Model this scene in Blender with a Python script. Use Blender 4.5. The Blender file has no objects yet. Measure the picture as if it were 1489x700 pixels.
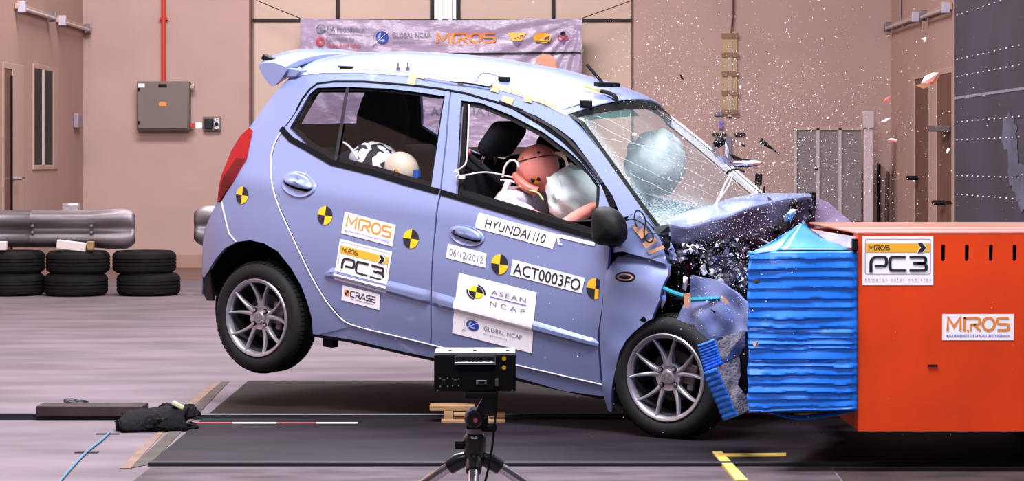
import bpy, bmesh, math, random
from math import sin, cos, pi, radians, sqrt, atan2
from mathutils import Vector as V, Matrix, noise
from mathutils.geometry import delaunay_2d_cdt
random.seed(7)
S = bpy.context.scene
COL = S.collection
# ------------------------------------------------------------------ camera
FPX, CAMH, CX, CY = 3300.0, 1.2575, 744.5, 235.0
cam = bpy.data.cameras.new('camera'); camo = bpy.data.objects.new('camera', cam); COL.objects.link(camo)
cam.sensor_width = 36; cam.lens = FPX/1489*36; cam.shift_y = -(350-CY)/1489
cam.clip_end = 200; camo.location = (0, 0, CAMH); camo.rotation_euler = (pi/2, 0, 0)
S.camera = camo
# ------------------------------------------------------------------ world, lights, exposure
w = bpy.data.worlds.new('World'); S.world = w; w.use_nodes = True
w.node_tree.nodes['Background'].inputs[0].default_value = (.62, .55, .72, 1)
w.node_tree.nodes['Background'].inputs[1].default_value = .11
S.view_settings.view_transform = 'Standard'; S.view_settings.look = 'None'
S.view_settings.exposure = 0.0; S.view_settings.gamma = 1; S.view_settings.use_curve_mapping = False
def area(name, loc, target, size, sy, power, col=(1, .96, 1)):
    l = bpy.data.lights.new(name, 'AREA'); l.shape = 'RECTANGLE'; l.size = size; l.size_y = sy; l.energy = power; l.color = col
    o = bpy.data.objects.new(name, l); COL.objects.link(o); o.location = loc
    o.rotation_euler = (V(target)-V(loc)).to_track_quat('-Z', 'Y').to_euler()
    return o
area('ceiling_light_bank', (-.3, 8.0, 6.4), (.1, 11.0, .9), 5, 1.4, 1350, (.97, .95, 1))
area('ceiling_light_bank', (-1.2, 15.2, 6.8), (-.8, 13.5, .5), 6, 1.6, 1330, (.97, .95, 1))
area('ceiling_light_bank', (-2.6, 20.5, 7.2), (-2.2, 25.0, .8), 5, 1.5, 800, (1, .91, .91))
area('ceiling_light_bank', (-.5, 3.5, 5.2), (.4, 10.7, .7), 4, 1.6, 200, (.95, .95, 1))  # added fill light from the front, brightening what faces the camera
# ------------------------------------------------------------------ materials
def mat(name, col, rough=.5, metal=0, coat=0, spec=.5, noise_amt=0, nscale=6, col2=None, bump=0, bscale=40, stretch=None, trans=0):
    m = bpy.data.materials.new(name); m.use_nodes = True; nt = m.node_tree; b = nt.nodes['Principled BSDF']
    b.inputs['Base Color'].default_value = (*col, 1); b.inputs['Roughness'].default_value = rough
    b.inputs['Metallic'].default_value = metal; b.inputs['Coat Weight'].default_value = coat
    b.inputs['Coat Roughness'].default_value = .06; b.inputs['Specular IOR Level'].default_value = spec
    b.inputs['Transmission Weight'].default_value = trans
    tc = None
    def tex(scale, det=6):
        nonlocal tc
        if tc is None:
            tc = nt.nodes.new('ShaderNodeTexCoord')
        n = nt.nodes.new('ShaderNodeTexNoise'); n.inputs['Scale'].default_value = scale; n.inputs['Detail'].default_value = det
        if stretch:
            mp = nt.nodes.new('ShaderNodeMapping'); mp.inputs['Scale'].default_value = stretch
            nt.links.new(tc.outputs['Object'], mp.inputs[0]); nt.links.new(mp.outputs[0], n.inputs['Vector'])
        else: nt.links.new(tc.outputs['Object'], n.inputs['Vector'])
        return n
    if noise_amt or col2:
        n = tex(nscale); r = nt.nodes.new('ShaderNodeValToRGB')
        c2 = col2 or tuple(c*(1-noise_amt) for c in col)
        r.color_ramp.elements[0].position = .35; r.color_ramp.elements[1].position = .65
        r.color_ramp.elements[0].color = (*c2, 1); r.color_ramp.elements[1].color = (*col, 1)
        nt.links.new(n.outputs['Fac'], r.inputs[0]); nt.links.new(r.outputs[0], b.inputs['Base Color'])
    if bump:
        n = tex(bscale, 4); bp = nt.nodes.new('ShaderNodeBump'); bp.inputs['Strength'].default_value = bump; bp.inputs['Distance'].default_value = .02
        nt.links.new(n.outputs['Fac'], bp.inputs['Height']); nt.links.new(bp.outputs[0], b.inputs['Normal'])
    return m
def emis(name, col, st):
    m = mat(name, col); b = m.node_tree.nodes['Principled BSDF']
    b.inputs['Emission Color'].default_value = (*col, 1); b.inputs['Emission Strength'].default_value = st; return m
def glass(name, tint, gloss=.12, alpha=.0, acol=(.8, .9, .9)):
    m = bpy.data.materials.new(name); m.use_nodes = True; nt = m.node_tree; nt.nodes.clear()
    o = nt.nodes.new('ShaderNodeOutputMaterial'); t = nt.nodes.new('ShaderNodeBsdfTransparent'); t.inputs[0].default_value = (*tint, 1)
    g = nt.nodes.new('ShaderNodeBsdfGlossy'); g.inputs['Roughness'].default_value = .03
    lw = nt.nodes.new('ShaderNodeLayerWeight'); lw.inputs[0].default_value = .5
    pw = nt.nodes.new('ShaderNodeMath'); pw.operation = 'POWER'; pw.inputs[1].default_value = 4.5; nt.links.new(lw.outputs['Facing'], pw.inputs[0])
    ma = nt.nodes.new('ShaderNodeMath'); ma.operation = 'MULTIPLY_ADD'; ma.inputs[1].default_value = .8; ma.inputs[2].default_value = .03; nt.links.new(pw.outputs[0], ma.inputs[0])
    mx = nt.nodes.new('ShaderNodeMixShader'); nt.links.new(ma.outputs[0], mx.inputs[0]); nt.links.new(t.outputs[0], mx.inputs[1]); nt.links.new(g.outputs[0], mx.inputs[2])
    nt.links.new(mx.outputs[0], o.inputs[0]); return m
M = {}
M['paint'] = mat('body_paint', (.205, .252, .47), .36, .28, .6, bump=0)
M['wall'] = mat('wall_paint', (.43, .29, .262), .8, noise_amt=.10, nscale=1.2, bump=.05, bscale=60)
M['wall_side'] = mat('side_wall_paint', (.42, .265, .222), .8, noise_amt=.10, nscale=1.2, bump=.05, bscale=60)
M['panel'] = mat('sliding_door_paint', (.56, .42, .345), .75, noise_amt=.08, nscale=1.5)
M['concrete'] = mat('floor_concrete', (.158, .122, .142), .8, spec=.2, noise_amt=.34, nscale=2.3, bump=.10, bscale=18, stretch=(.5, 1.4, 1))
M['plate'] = mat('floor_steel_plate', (.017, .0125, .018), .65, .0, spec=.12, noise_amt=.55, nscale=2.6, bump=.05, bscale=14, stretch=(.5, 1.6, 1))
M['strip'] = mat('tan_floor_strip', (.20, .125, .10), .8, spec=.2, noise_amt=.3)
M['rag'] = mat('torn_black_rubber', (.007, .006, .008), .85, spec=.12, bump=.5, bscale=40)
M['black'] = mat('black_plastic', (.005, .005, .006), .6, spec=.15)
M['matte'] = mat('matte_black_trim', (.005, .005, .006), .9, spec=.06)
M['dullgunmetal'] = mat('dark_wheel_barrel', (.03, .03, .035), .5, .5)
M['blackgloss'] = mat('black_gloss_plastic', (.006, .006, .008), .3, coat=.25)
M['plate2'] = mat('floor_steel_plate_brown', (.022, .0135, .0125), .7, .0, spec=.12, noise_amt=.5, nscale=2.2, bump=.05, bscale=14, stretch=(.5, 1.6, 1))
M['dirty'] = mat('stained_concrete', (.085, .062, .075), .8, spec=.2, noise_amt=.55, nscale=5, bump=.1, bscale=20, stretch=(.6, 1.5, 1))
M['dirty2'] = mat('stained_brown_concrete', (.045, .030, .030), .8, spec=.2, noise_amt=.5, nscale=5, bump=.1, bscale=20)
M['void'] = mat('dark_inner_metal', (.006, .006, .008), .9, spec=.05)
M['trim'] = mat('dark_trim', (.014, .013, .018), .55, spec=.25)
M['cloth'] = mat('black_seat_cloth', (.012, .012, .016), .9, spec=.1, bump=.2, bscale=200)
M['rubber'] = mat('tyre_rubber', (.009, .009, .011), .7, spec=.25, noise_amt=.3, nscale=14)
M['oldrubber'] = mat('worn_tyre_rubber', (.009, .0075, .009), .8, spec=.15, noise_amt=.4, nscale=8)
M['alloy'] = mat('alloy_wheel_silver', (.36, .34, .39), .36, .75)
M['steel'] = mat('brake_steel', (.24, .23, .26), .4, .8)
M['galv'] = mat('galvanised_steel', (.22, .195, .215), .45, .7, noise_amt=.35, nscale=5, stretch=(.4, 3, 3))
M['silver'] = mat('bare_aluminium', (.62, .62, .68), .28, .9, bump=.25, bscale=30)
M['crushed'] = mat('crushed_dark_metal', (.07, .07, .11), .35, .6, noise_amt=.5, nscale=25, bump=.3, bscale=60)
M['orange'] = mat('orange_paint', (.74, .055, .008), .5, spec=.25, noise_amt=.16, nscale=3)
M['blue'] = mat('blue_cladding', (.012, .165, .76), .36, .15, coat=.2)
M['bluelight'] = mat('bare_blue_sheet', (.06, .28, .66), .30, .4)
M['honey'] = mat('honeycomb_cut_face', (.17, .15, .17), .7, .2, noise_amt=.35, nscale=70, bump=.5, bscale=90)
M['white'] = mat('sticker_white', (.93, .90, .97), .5)
M['ink'] = mat('sticker_black_ink', (.012, .012, .02), .5)
M['grey_ink'] = mat('sticker_grey_ink', (.17, .16, .24), .5)
M['yellow'] = mat('target_yellow', (.90, .48, .015), .5)
M['lemon'] = mat('emblem_yellow', (.86, .80, .02), .5)
M['ogold'] = mat('logo_orange', (.80, .24, .03), .5)
M['gold'] = mat('banner_gold', (.86, .42, .03), .5)
M['navy'] = mat('emblem_blue', (.02, .05, .34), .4)
M['violet'] = mat('logo_violet', (.16, .13, .42), .5)
M['redink'] = mat('logo_red', (.45, .07, .09), .5)
M['tape'] = mat('tan_tape', (.50, .27, .14), .6)
M['tape2'] = mat('brown_tape', (.42, .21, .12), .6)
M['ytape'] = mat('yellow_floor_tape', (.66, .46, .09), .6, noise_amt=.2)
M['red'] = mat('red_pipe_paint', (.50, .035, .022), .4)
M['tail'] = mat('tail_lamp_red', (.25, .003, .006), .4, spec=.25)
M['taildark'] = mat('tail_lamp_dark_red', (.09, .001, .002), .4, spec=.25)
M['box'] = mat('cabinet_grey', (.15, .118, .105), .6)
M['brown'] = mat('door_brown', (.15, .065, .04), .6, noise_amt=.2)
M['frame'] = mat('door_frame', (.42, .29, .235), .6)
M['darkglass'] = mat('dark_pane', (.012, .010, .012), .5, spec=.2)
M['bannerm'] = mat('banner_vinyl', (.36, .285, .42), .24, bump=.5, bscale=7, stretch=(1, 1, 2.2))
M['skin'] = mat('dummy_pink_vinyl', (.80, .27, .23), .45)
M['skin2'] = mat('dummy_beige_vinyl', (.78, .64, .47), .5)
M['shirt'] = mat('grey_cotton', (.42, .38, .47), .9, bump=.4, bscale=30)
M['bag'] = mat('airbag_cloth', (.74, .80, .82), .75, bump=.5, bscale=9)
M['cowwhite'] = mat('cow_print_cloth', (.82, .80, .86), .8)
M['wire'] = mat('white_wire', (.78, .72, .72), .5)
M['teal'] = mat('teal_strap', (.0, .20, .29), .5)
M['wood'] = mat('raw_timber', (.36, .20, .09), .7, noise_amt=.35, nscale=12, stretch=(.4, 3, 3))
M['paleblock'] = mat('pale_block', (.62, .55, .52), .7)
M['chrome'] = mat('chrome_tube', (.72, .70, .74), .12, 1)
M['darkface'] = mat('crash_block_steel', (.017, .0145, .030), .5, .2, noise_amt=.5, nscale=1.6, bump=.06, bscale=12)
M['chalk'] = mat('scuffed_grey', (.060, .055, .095), .7, noise_amt=.6, nscale=4)
M['winglass'] = glass('tinted_glass', (.72, .72, .76))
M['screenmesh'] = mat('grey_mesh_panel', (.20, .165, .17), .7)
M['lens'] = mat('clear_lens_plastic', (.55, .55, .66), .1, coat=1, bump=.8, bscale=20)
M['cabblue'] = mat('blue_cord', (.06, .16, .26), .7)
M['mustard'] = mat('aged_yellow_tape', (.42, .28, .15), .6)
M['greenstrip'] = mat('dark_green_floor', (.07, .055, .05), .8, spec=.2, noise_amt=.3)
def soft_cloth(name, col, tr):
    m = mat(name, col, .9, spec=.1, bump=.35, bscale=7); nt = m.node_tree; b = nt.nodes['Principled BSDF']; o = nt.nodes['Material Output']
    t = nt.nodes.new('ShaderNodeBsdfTranslucent'); t.inputs[0].default_value = (*col, 1); mx = nt.nodes.new('ShaderNodeMixShader'); mx.inputs[0].default_value = tr
    nt.links.new(b.outputs[0], mx.inputs[1]); nt.links.new(t.outputs[0], mx.inputs[2]); nt.links.new(mx.outputs[0], o.inputs[0]); return m
M['bag'] = soft_cloth('airbag_cloth', (.82, .90, .92), .4)
# windshield: clear laminated glass with a web of cracks (procedural)
def crack_glass():
    m = bpy.data.materials.new('cracked_windscreen_glass'); m.use_nodes = True; nt = m.node_tree; N = nt.nodes; L = nt.links; N.clear()
    o = N.new('ShaderNodeOutputMaterial'); t = N.new('ShaderNodeBsdfTransparent'); t.inputs[0].default_value = (.90, .94, .94, 1)
    g = N.new('ShaderNodeBsdfGlossy'); g.inputs['Roughness'].default_value = .05
    lw = N.new('ShaderNodeLayerWeight'); lw.inputs[0].default_value = .5
    pw = N.new('ShaderNodeMath'); pw.operation = 'POWER'; pw.inputs[1].default_value = 5; L.new(lw.outputs['Facing'], pw.inputs[0])
    fr = N.new('ShaderNodeMath'); fr.operation = 'MULTIPLY_ADD'; fr.inputs[1].default_value = .5; fr.inputs[2].default_value = .03; L.new(pw.outputs[0], fr.inputs[0])
    m1 = N.new('ShaderNodeMixShader'); L.new(fr.outputs[0], m1.inputs[0]); L.new(t.outputs[0], m1.inputs[1]); L.new(g.outputs[0], m1.inputs[2])
    d = N.new('ShaderNodeBsdfPrincipled'); d.inputs['Base Color'].default_value = (.55, .72, .80, 1); d.inputs['Roughness'].default_value = .3
    tc = N.new('ShaderNodeTexCoord')
    uv = N.new('ShaderNodeSeparateXYZ'); L.new(tc.outputs['UV'], uv.inputs[0])
    # fine crazing, dense near the lower driver corner (u=0, v=1)
    def math_(op, a, b=None, c=None):
        n = N.new('ShaderNodeMath'); n.operation = op
        for i, x in enumerate((a, b, c)):
            if x is None: continue
            if isinstance(x, (int, float)): n.inputs[i].default_value = x
            else: L.new(x, n.inputs[i])
        return n.outputs[0]
    def web(scale, width, sx=1, sy=1):
        mp = N.new('ShaderNodeMapping'); mp.inputs['Scale'].default_value = (sx, sy, 1); L.new(tc.outputs['UV'], mp.inputs[0])
        ns = N.new('ShaderNodeTexNoise'); ns.inputs['Scale'].default_value = 4; L.new(mp.outputs[0], ns.inputs['Vector'])
        mi = N.new('ShaderNodeMixRGB'); mi.inputs[0].default_value = .04; L.new(mp.outputs[0], mi.inputs[1]); L.new(ns.outputs['Color'], mi.inputs[2])
        v = N.new('ShaderNodeTexVoronoi'); v.feature = 'DISTANCE_TO_EDGE'; v.inputs['Scale'].default_value = scale
        L.new(mi.outputs[0], v.inputs['Vector'])
        return math_('LESS_THAN', v.outputs['Distance'], width)
    du = math_('SUBTRACT', uv.outputs[0], .03); dv = math_('SUBTRACT', uv.outputs[1], .97)
    dist = math_('SQRT', math_('ADD', math_('MULTIPLY', math_('MULTIPLY', du, du), 1.3), math_('MULTIPLY', math_('MULTIPLY', dv, dv), 2.2)))
    near = math_('SUBTRACT', 1.0, math_('MULTIPLY', dist, 2.6)); near.node.use_clamp = True
    edge = math_('SUBTRACT', 1.0, math_('MULTIPLY', uv.outputs[0], 16.0)); edge.node.use_clamp = True
    band = math_('SUBTRACT', 1.0, math_('MULTIPLY', math_('SUBTRACT', 1.0, uv.outputs[1]), 14.0)); band.node.use_clamp = True
    dens = math_('MAXIMUM', near, math_('MAXIMUM', math_('MULTIPLY', edge, .7), math_('MULTIPLY', band, .55)))
    w1 = math_('MULTIPLY', web(80, .06), math_('MULTIPLY', dens, 1.1)); w2 = math_('MULTIPLY', web(9, .010, 1, .45), .10); w3 = math_('MULTIPLY', web(3.2, .004, 1.6, .5), .12)
    haze = math_('ADD', math_('MULTIPLY', dens, .24), .06)  # even part paints a bluish veil of lamp reflections; the rest is crazing
    tot = math_('MAXIMUM', math_('MAXIMUM', w1, w2), math_('MAXIMUM', w3, haze)); tot = math_('MINIMUM', tot, .85)
    m2 = N.new('ShaderNodeMixShader'); L.new(tot, m2.inputs[0]); L.new(m1.outputs[0], m2.inputs[1]); L.new(d.outputs[0], m2.inputs[2])
    L.new(m2.outputs[0], o.inputs[0]); return m
M['screen'] = crack_glass()
# ------------------------------------------------------------------ helpers
def tag(o, label=None, cat=None, group=None, kind=None):
    if label: o['label'] = label
    if cat: o['category'] = cat
    if group: o['group'] = group
    if kind: o['kind'] = kind
    return o
def empty(name, loc=(0, 0, 0), rz=0, label=None, cat=None, group=None):
    o = bpy.data.objects.new(name, None); COL.objects.link(o); o.location = loc; o.rotation_euler = (0, 0, rz); o.empty_display_size = .1
    return tag(o, label, cat, group)
def copy_tree(o, parent=None):
    c = o.copy(); COL.objects.link(c); c.parent = parent
    for ch in list(o.children): copy_tree(ch, c)
    return c
class MB:
    def __init__(s): s.v = []; s.f = []; s.m = []; s.uv = None
    def add(s, vs, fs, mi=0):
        n = len(s.v); s.v += [tuple(p) for p in vs]
        for f in fs: s.f.append(tuple(i+n for i in f)); s.m.append(mi)
        return s
    def box(s, c, d, rot=None, mi=0):
        hx, hy, hz = d[0]/2, d[1]/2, d[2]/2; c = V(c)
        ps = [V((x*hx, y*hy, z*hz)) for x in (-1, 1) for y in (-1, 1) for z in (-1, 1)]
        if rot is not None: ps = [rot @ p for p in ps]
        return s.add([p+c for p in ps], [(0, 1, 3, 2), (4, 6, 7, 5), (0, 4, 5, 1), (2, 3, 7, 6), (0, 2, 6, 4), (1, 5, 7, 3)], mi)
    def tube(s, pts, r, n=8, mi=0, cap=True):
        pts = [V(p) for p in pts]; rs = r if isinstance(r, (list, tuple)) else [r]*len(pts); rings = []; up = None
        for i, p in enumerate(pts):
            d = (pts[min(i+1, len(pts)-1)]-pts[max(i-1, 0)]).normalized()
            if up is None: up = V((0, 0, 1)) if abs(d.z) < .9 else V((1, 0, 0))
            a = d.cross(up)
            if a.length < 1e-4: a = d.orthogonal()
            a.normalize(); b = a.cross(d).normalized(); up = b
            rings.append([p+(a*cos(2*pi*k/n)+b*sin(2*pi*k/n))*rs[i] for k in range(n)])
        vs = [q for rg in rings for q in rg]; fs = []
        for i in range(len(pts)-1):
            for k in range(n):
                fs.append((i*n+k, i*n+(k+1) % n, (i+1)*n+(k+1) % n, (i+1)*n+k))
        if cap: fs.append(tuple(range(n))[::-1]); fs.append(tuple((len(pts)-1)*n+k for k in range(n)))
        return s.add(vs, fs, mi)
    def lathe(s, prof, n=32, axis='z', c=(0, 0, 0), mi=0, a0=0, a1=2*pi, closed=False):
        full = abs(a1-a0-2*pi) < 1e-6; cnt = n if full else n+1; vs = []; fs = []; c = V(c)
        for k in range(cnt):
            a = a0+(a1-a0)*k/n
            for (r, h) in prof:
                if axis == 'z': p = V((r*cos(a), r*sin(a), h))
                elif axis == 'y': p = V((r*cos(a), h, r*sin(a)))
                else: p = V((h, r*cos(a), r*sin(a)))
                vs.append(p+c)
        m = len(prof)
        for k in range(n):
            k2 = (k+1) % cnt
            for j in range(m-1 if not closed else m):
                j2 = (j+1) % m
                fs.append((k*m+j, k*m+j2, k2*m+j2, k2*m+j))
        return s.add(vs, fs, mi)
    def prism(s, poly, d0, d1, plane='xz', mi=0):
        n = len(poly)
        def mk(p, d): return {'xz': (p[0], d, p[1]), 'xy': (p[0], p[1], d), 'yz': (d, p[0], p[1])}[plane]
        vs = [mk(p, d0) for p in poly]+[mk(p, d1) for p in poly]
        fs = [tuple(range(n)), tuple(range(2*n-1, n-1, -1))]+[(i, i+n, (i+1) % n+n, (i+1) % n) for i in range(n)]
        return s.add(vs, fs, mi)
    def grid(s, rows, mi=0, closed=False):
        m = len(rows[0]); vs = [p for r in rows for p in r]; fs = []
        for i in range(len(rows)-1):
            for j in range(m if closed else m-1): fs.append((i*m+j, i*m+(j+1) % m, (i+1)*m+(j+1) % m, (i+1)*m+j))
        return s.add(vs, fs, mi)
    def build(s, name, mats, parent=None, smooth=30, loc=None, bevel=0, solid=0, sub=0, fix=True):
        me = bpy.data.meshes.new(name); me.from_pydata(s.v, [], s.f); me.validate()
        for m in (mats if isinstance(mats, (list, tuple)) else [mats]): me.materials.append(m)
        if len(me.polygons) == len(s.m):
            me.polygons.foreach_set('material_index', s.m)
        if fix:
            bm = bmesh.new(); bm.from_mesh(me); bmesh.ops.recalc_face_normals(bm, faces=bm.faces); bm.to_mesh(me); bm.free()
        if smooth:
            me.shade_smooth(); me.set_sharp_from_angle(angle=radians(smooth))
        o = bpy.data.objects.new(name, me); COL.objects.link(o)
        if parent: o.parent = parent
        if loc: o.location = loc
        if solid:
            md = o.modifiers.new('solid', 'SOLIDIFY'); md.thickness = solid; md.offset = 0
        if bevel:
            md = o.modifiers.new('bevel', 'BEVEL'); md.width = bevel; md.segments = 2; md.limit_method = 'ANGLE'; md.angle_limit = radians(40)
        if sub:
            md = o.modifiers.new('sub', 'SUBSURF'); md.levels = sub; md.render_levels = sub
        return o
def P(px, py, Y): return V(((px-CX)/FPX*Y, Y, CAMH-(py-CY)/FPX*Y))
def G(px, py):
    Y = CAMH*FPX/(py-CY); return V(((px-CX)/FPX*Y, Y, 0))
def PX(px, py, X):
    Y = X*FPX/(px-CX); return V((X, Y, CAMH-(py-CY)/FPX*Y))
def chaikin(pts, it=2, closed=False):
    for _ in range(it):
        q = [] if closed else [pts[0]]
        n = len(pts)
        for i in range(n if closed else n-1):
            a, b = pts[i], pts[(i+1) % n]
            q.append(tuple(.75*x+.25*y for x, y in zip(a, b))); q.append(tuple(.25*x+.75*y for x, y in zip(a, b)))
        if not closed: q.append(pts[-1])
        pts = q
    return pts
def resample(poly, step, closed=True):
    out = []; n = len(poly)
    for i in range(n if closed else n-1):
        a, b = V(poly[i]), V(poly[(i+1) % n]); k = max(1, int((b-a).length/step))
        out += [a.lerp(b, t/k) for t in range(k)]
    if not closed: out.append(V(poly[-1]))
    return out
def inside(p, poly):
    c = False; n = len(poly); x, y = p[0], p[1]
    for i in range(n):
        x1, y1 = poly[i][0], poly[i][1]; x2, y2 = poly[i-1][0], poly[i-1][1]
        if (y1 > y) != (y2 > y) and x < (x2-x1)*(y-y1)/(y2-y1)+x1: c = not c
    return c
def mindist2(p, pts): return min((p[0]-q[0])**2+(p[1]-q[1])**2 for q in pts)
def triangulate(outline, holes, step):
    """outline/holes: 2D polygons -> (verts2d, tris, boundary loops)"""
    loops = [resample(outline, step)]+[resample(h, step) for h in holes]
    pts = []; edges = []; lidx = []
    for lp in loops:
        n0 = len(pts); pts += lp; k = len(lp); edges += [(n0+i, n0+(i+1) % k) for i in range(k)]; lidx.append(list(range(n0, n0+k)))
    xs = [p[0] for p in loops[0]]; ys = [p[1] for p in loops[0]]
    bpts = list(pts); r = 0
    y = min(ys)+step*.5
    while y < max(ys):
        x = min(xs)+step*(.5 if r % 2 else 1.0)
        while x < max(xs):
            if inside((x, y), loops[0]) and not any(inside((x, y), h) for h in loops[1:]) and mindist2((x, y), bpts) > (.55*step)**2:
                pts.append(V((x, y)))
            x += step
        y += step*.87; r += 1
    vo, eo, fo, ov, oe, of = delaunay_2d_cdt([V((p[0], p[1])) for p in pts], edges, [], 0, 1e-6)
    tris = []
    for f in fo:
        c = sum((vo[i] for i in f), V((0, 0)))/len(f)
        if inside(c, loops[0]) and not any(inside(c, h) for h in loops[1:]): tris.append(tuple(f))
    return vo, tris, loops
# flat lettering ------------------------------------------------------
_tc = {}
def text2d(s, size, width=None, bold=0, space=1.0):
    k = (s, bold, space)
    if k not in _tc:
        cu = bpy.data.curves.new('lettering', 'FONT'); cu.body = s; cu.size = 1; cu.offset = bold; cu.space_character = space; cu.resolution_u = 3
        ob = bpy.data.objects.new('lettering', cu); COL.objects.link(ob)
        me = ob.to_mesh(); vs = [(v.co.x, v.co.y) for v in me.vertices]; fs = [tuple(p.vertices) for p in me.polygons]
        ob.to_mesh_clear(); bpy.data.objects.remove(ob); bpy.data.curves.remove(cu)
        _tc[k] = (vs, fs)
    vs, fs = _tc[k]
    x0 = min(v[0] for v in vs); x1 = max(v[0] for v in vs)
    sx = size if width is None else width/(x1-x0)
    return [((x-x0)*sx, y*size) for x, y in vs], fs
def shift(sh, dx, dy): return [(x+dx, y+dy) for x, y in sh[0]], sh[1]
def rect2(x0, y0, x1, y1, n=1, m=1):
    vs = [(x0+(x1-x0)*i/n, y0+(y1-y0)*j/m) for j in range(m+1) for i in range(n+1)]
    return vs, [(j*(n+1)+i, j*(n+1)+i+1, (j+1)*(n+1)+i+1, (j+1)*(n+1)+i) for j in range(m) for i in range(n)]
def poly2(pts): return list(pts), [tuple(range(len(pts)))]
def disc2(cx, cy, rx, ry, a0=0, a1=2*pi, n=20, r0=0):
    if r0 == 0:
        vs = [(cx, cy)]+[(cx+rx*cos(a0+(a1-a0)*i/n), cy+ry*sin(a0+(a1-a0)*i/n)) for i in range(n+1)]
        return vs, [(0, i+1, i+2) for i in range(n)]
    vs = []
    for i in range(n+1):
        a = a0+(a1-a0)*i/n
        vs += [(cx+rx*r0*cos(a), cy+ry*r0*sin(a)), (cx+rx*cos(a), cy+ry*sin(a))]
    return vs, [(2*i, 2*i+1, 2*i+3, 2*i+2) for i in range(n)]
def stroke2(pts, w, closed=False, smooth=0):
    if smooth: pts = chaikin(pts, smooth, closed)
    pts = [V(p) for p in pts]; n = len(pts); vs = []
    for i in range(n):
        a = pts[i-1] if (i > 0 or closed) else pts[i]; b = pts[(i+1) % n] if (i < n-1 or closed) else pts[i]
        d1 = (pts[i]-a); d2 = (b-pts[i]); d1 = d1.normalized() if d1.length > 1e-9 else d2.normalized(); d2 = d2.normalized() if d2.length > 1e-9 else d1
        t = (d1+d2); t = t.normalized() if t.length > 1e-6 else d1; nn = V((-t.y, t.x)); c = max(.5, nn.dot(V((-d1.y, d1.x))))
        vs += [tuple(pts[i]+nn*w/2/c), tuple(pts[i]-nn*w/2/c)]
    fs = [(2*i, 2*i+1, 2*((i+1) % n)+1, 2*((i+1) % n)) for i in range(n if closed else n-1)]
    return vs, fs
def merge2(shs):
    vs = []; fs = []
    for v, f in shs:
        n = len(vs); vs += v; fs += [tuple(i+n for i in q) for q in f]
    return vs, fs
def scale2(sh, sx, sy, dx=0, dy=0): return [(x*sx+dx, y*sy+dy) for x, y in sh[0]], sh[1]
def logo_miros(w_=.13):   # stencil letters, 3.75 wide x 1 high
    a = [stroke2([(.02, 0), (.05, 1), (.42, .3), (.80, 1), (.80, 0)], w_), stroke2([(1.05, 0), (1.05, 1)], w_), rect2(1.2, -.06, 1.32, .08),
         stroke2([(1.0, .94), (1.75, .94), (1.98, .9), (1.98, .5), (1.7, .47), (1.45, .47)], w_, smooth=2), stroke2([(1.42, 0), (1.42, .47)], w_*.9), stroke2([(1.62, .47), (2.02, 0)], w_),
         stroke2([(2.52+.36*cos(t), .5+.46*sin(t)) for t in [2*pi*i/20 for i in range(20)]], w_, True),
         stroke2([(3.75, .94), (3.2, .94), (3.05, .9), (3.05, .55), (3.2, .5), (3.6, .5), (3.75, .45), (3.75, .1), (3.6, .05), (3.05, .05)], w_, smooth=2)]
    return merge2(a)
def logo_pc3(w_=.17):     # 3.1 x 1
    a = [stroke2([(.08, -.06), (.08, .94), (.7, .94), (.92, .92), (.92, .4), (.7, .36), (.28, .36)], w_, smooth=2),
         stroke2([(1.95, .94), (1.3, .94), (1.1, .92), (1.1, .08), (1.3, .06), (2.0, .06)], w_, smooth=2),
         stroke2([(2.15, .94), (2.85, .94), (3.02, .92), (3.02, .58), (2.85, .53), (2.35, .53)], w_, smooth=2),
         stroke2([(2.6, .53), (2.85, .50), (3.05, .48), (3.05, .08), (2.85, .06), (2.15, .06)], w_, smooth=2)]
    return merge2(a)
def logo_crase(w_=.17):
    a = [stroke2([(.85, .95), (.2, .95), (0, .9), (0, .1), (.2, .05), (.85, .05)], w_, smooth=2),
         stroke2([(1.0, .95), (1.7, .95), (1.85, .9), (1.85, .45), (1.7, .42), (1.1, .42)], w_, smooth=2), stroke2([(1.1, 0), (1.1, .42)], w_), stroke2([(1.5, .42), (1.88, 0)], w_),
         stroke2([(2.0, 0), (2.5, .98), (3.0, 0)], w_), stroke2([(2.3, .25), (2.75, .25)], w_*.8),
         stroke2([(3.95, .95), (3.3, .95), (3.15, .9), (3.15, .55), (3.3, .5), (3.8, .5), (3.95, .45), (3.95, .1), (3.8, .05), (3.1, .05)], w_, smooth=2),
         stroke2([(4.95, .95), (4.15, .95)], w_), stroke2([(4.95, .5), (4.15, .5)], w_), stroke2([(4.95, .05), (4.3, .05), (4.15, .1), (4.15, .5)], w_, smooth=1)]
    return merge2(a)
def flat_art(name, shapes, mapf, parent=None, label=None):
    """shapes: (shape2d, material, layer); mapf(u,v,layer)->xyz. One mesh: a printed sticker."""
    mb = MB(); ms = []
    for sh, m, ly in shapes:
        if m not in ms: ms.append(m)
        mb.add([mapf(x, y, ly) for x, y in sh[0]], sh[1], ms.index(m))
    o = mb.build(name, ms, parent, smooth=0, fix=False)
    if label: o['label'] = label
    return o
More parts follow.
